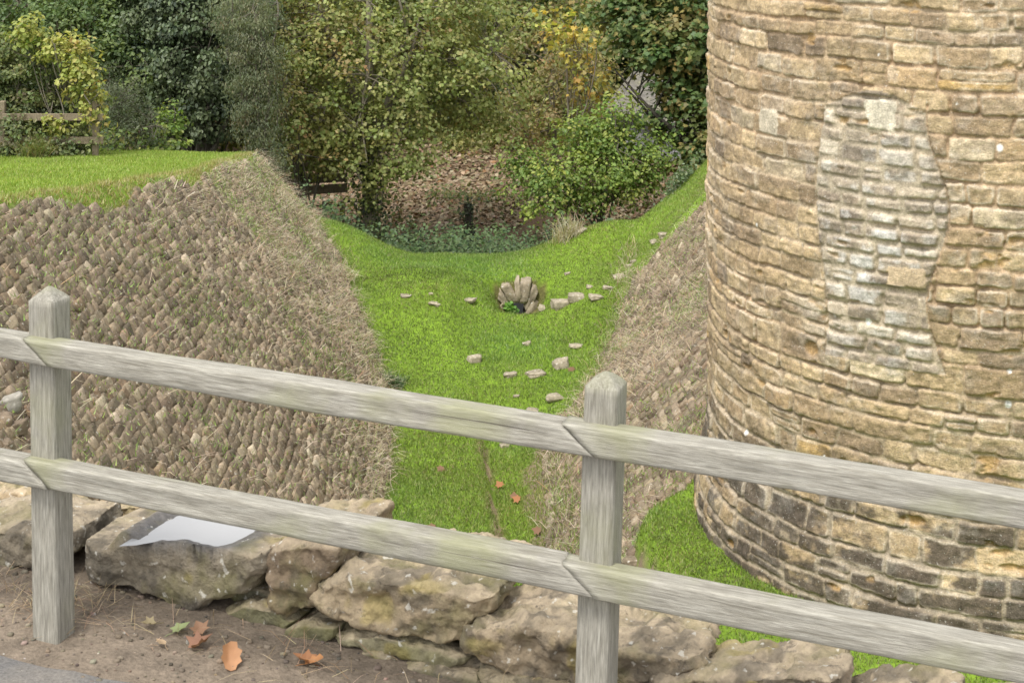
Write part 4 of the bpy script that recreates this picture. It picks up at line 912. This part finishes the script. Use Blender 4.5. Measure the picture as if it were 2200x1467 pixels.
tuft('leafy_weed', 845, 828, 'bushy dark green weed at the foot of the left stone bank', 'weed', 260, .1, .28, [(.09, .15, .06, 3), (.15, .21, .1, 2)], .07, wd=.014)
k = 120; p = np.array([-.03, 24.93, gz(.02, 24.85)]); pos = p+rng.normal(size=(k, 3))*[.045, .025, 0]+np.stack([k*[0], k*[0], rng.uniform(.0, .22, k)], -1)
tag(leaves('leafy_weed', pos, rng.normal(size=(k, 3))*.4+[0, -.6, .6], rng.uniform(.04, .075, k), pick([(.12, .27, .03, 3), (.18, .36, .05, 3)], k), 'maple', M_leaf), 'bright green plant growing in the mouth of the arched drain', 'weed')
tuft('seed_head_plant', 1218, 512, 'pale dried seed heads on the crest beside the green shrub', 'plant', 220, .2, .5, [(.5, .44, .32, 3), (.3, .28, .12, 1)], .11, 24, .35, .012)
q = (2.9, 27.35); k = 700; X_ = q[0]+rng.normal(0, .15, k); Y_ = q[1]+rng.normal(0, .2, k); Z_ = terrain(X_, Y_)+rng.uniform(.02, .34, k)
tag(leaves('pale_creeper', np.stack([X_, Y_, Z_], -1), rng.normal(size=(k, 3))*.5+[0, -.4, .8], rng.uniform(.04, .07, k), pick([(.16, .2, .1, 3), (.27, .31, .2, 1.2), (.1, .15, .06, 5)], k), 'oval', M_leaf), 'pale grey green creeper on the bank top next to the tower', 'plant')
k = 2600; X_ = rng.uniform(-8.6, -4.7, k); yb = 25.3+np.clip((X_+8.2)*1.3, 0, 3.4); Y_ = yb+rng.normal(0, .28, k); Z_ = terrain(X_, Y_)+rng.random(k)**1.5*.4
tag(leaves('hedge_weeds', np.stack([X_, Y_, Z_], -1), rng.normal(size=(k, 3))*.5+[0, -.4, .7], rng.uniform(.05, .1, k), pick(HEDGE+FRESH, k), 'oval', M_leaf), 'low weeds along the back edge of the lawn under the hedge', 'weeds', kind='stuff')

# ---------------------------------------------------------------- foreground litter
pc_ = PUDDLE.mean(0); PV = pc_+(PUDDLE-pc_)*1.22
tag(mk('rain_puddle', PV, [np.arange(15)[::-1][None]], M_water, smooth=False), 'shallow rain puddle shining white on the flat topped wall stone', 'puddle')
def dead_leaf(px, py, wpx, label, col, kind='maple', curl=.35, yaw=None, tilt=.2):
    p = ray(px, py, 3.6, 6.); sz = wpx/F*p[1]; v, f = tpl(kind); nx = 9
    ot = v[:, :2]; c = np.array([0, .5])
    ringsV = [np.array([[0, .5, 0]])]; 
    fr = [.33, .66, 1.]
    for r in fr: q = c+(ot-c)*r; ringsV.append(np.concatenate([q, np.zeros((len(q), 1))], 1))
    V = np.concatenate(ringsV); n = len(ot); d = V[:, :2]-c
    V[:, 2] = curl*(np.abs(d[:, 0])**1.5*1.6+d[:, 1]**2*.8)+.06*vnoise(np.concatenate([d*5, d[:, :1]*0+px], 1))
    Fs3 = np.array([[0, 1+k, 1+(k+1) % n] for k in range(n)]); Fs4 = np.array([[1+r*n+k, 1+(r+1)*n+k, 1+(r+1)*n+(k+1) % n, 1+r*n+(k+1) % n] for r in range(2) for k in range(n)])
    V = (V-[0, .5, 0])*sz
    st = bend((0, -.5*sz, .02*sz), (rnd.uniform(-.3, .3)*sz, -1.05*sz, .0), 5, .1); tv, tf = tube(st, np.full(5, .0014), 4)
    b0 = len(V); cl = np.array(col)*(1+.2*fbm(V*60, 2, int(px)))[:, None]
    o = mk('fallen_leaf', np.concatenate([V, tv]), [Fs3, Fs4, tf+b0], M_dead, col=np.concatenate([cl, np.repeat([np.array(col)*.7], len(tv), 0)]))
    z = max(float(terrain(p[0], p[1])), p[2]) if False else float(terrain(p[0], p[1]))
    o.location = (p[0], p[1], z+.014); o.rotation_euler = (tilt, rnd.uniform(-.2, .2), rnd.uniform(-3, 3) if yaw is None else yaw)
    return tag(o, label, 'leaf', 'fallen leaves on the verge')
dead_leaf(493, 1425, 62, 'large curled orange brown leaf, most upright of the fallen ones', (.38, .2, .1), 'ragged', .8, .35, .75)
dead_leaf(650, 1426, 52, 'orange two lobed leaf to the right of the big curled one', (.36, .17, .08), 'maple', .4, 1.3, .3)
dead_leaf(676, 1432, 42, 'small orange oval leaf overlapping the two lobed one', (.42, .2, .08), 'ragged', .5, -1.5, .25)
dead_leaf(433, 1392, 58, 'dark red brown ragged leaf left of the big curled one', (.25, .13, .08), 'maple', .5, -1.2, .35)
dead_leaf(390, 1358, 44, 'pale green fallen leaf under the flat stone', (.27, .31, .14), 'maple', .2, -.9, .3)
dead_leaf(428, 1360, 40, 'brown leaf beside the pale green one', (.3, .17, .1), 'maple', .4, .5, .4)
dead_leaf(318, 1350, 34, 'small mottled tan leaf nearest the farther post', (.32, .26, .15), 'maple', .4, 2., .2)
dead_leaf(345, 1390, 30, 'small tan scrap of leaf on the bare earth', (.36, .26, .16), 'oval', .3, 1., .2)
for k, (x, y, lb) in enumerate([(1078, 1054, 'orange leaf lying highest in the ditch channel'), (1105, 1080, 'red brown leaf in the ditch channel below the orange one'), (1118, 1083, 'rusty leaf touching the red brown one in the channel'), (953, 1010, 'dark leaf on the smooth ditch grass'), (935, 1136, 'brown leaf nearest the lower rail on the ditch grass'), (1162, 1150, 'dark brown leaf by the straw at the right bank foot'), (1225, 795, 'brown leaf beside the pale upright stone')]):
    p = ray(x, y); o = leaves('fallen_leaf', np.zeros((1, 3)), np.array([[.1, -.6, 1.]]), [.11], np.array([(.34, .15, .06) if k in (0, 2) else (.2, .11, .06)]), 'maple', M_dead); o.location = (p[0], p[1], gz(p[0], p[1])+.045); tag(o, lb, 'leaf', 'fallen leaves on the ditch grass')
# pebbles, crumbs and dead stems in the verge
k = 2200; s_, t_ = rng.uniform(-1.6, 3, k), rng.uniform(-.22, .34, k); X_ = FENCE0[0]+FU[0]*s_+FN[0]*t_; Y_ = FENCE0[1]+FU[1]*s_+FN[1]*t_
sz = .002+.0055*rng.random(k)**5; cen = np.stack([X_, Y_, terrain(X_, Y_)+sz*.3], -1); V, Fa, vi = rocks(cen, np.repeat(np.eye(3)[None], k, 0), np.stack([sz*1.3, sz, sz*.8], -1), .6, .25, 2)
tag(mk('gravel', V, Fa, M_rock, col=pick([(.17, .135, .1, 5), (.22, .18, .135, 3), (.12, .1, .08, 3), (.4, .37, .32, .25)], k)[vi]), 'earth crumbs and grit along the foot of the low wall', 'grit', kind='stuff')
k = 420; s_ = np.concatenate([rng.normal(-.12, .12, 260), rng.uniform(-.3, 1.6, 160)]); t_ = rng.normal(.17, .08, k); X_ = FENCE0[0]+FU[0]*s_+FN[0]*t_; Y_ = FENCE0[1]+FU[1]*s_+FN[1]*t_
tag(blades('dry_stems', X_, Y_, rng.uniform(.04, .15, k), np.full(k, .0022), pick([(.42, .33, .21, 3), (.3, .21, .13, 3)], k), M_straw, 2.2, z0=.006, seg=2), 'dry stems and twigs scattered on the earth at the wall foot', 'twigs', kind='stuff')
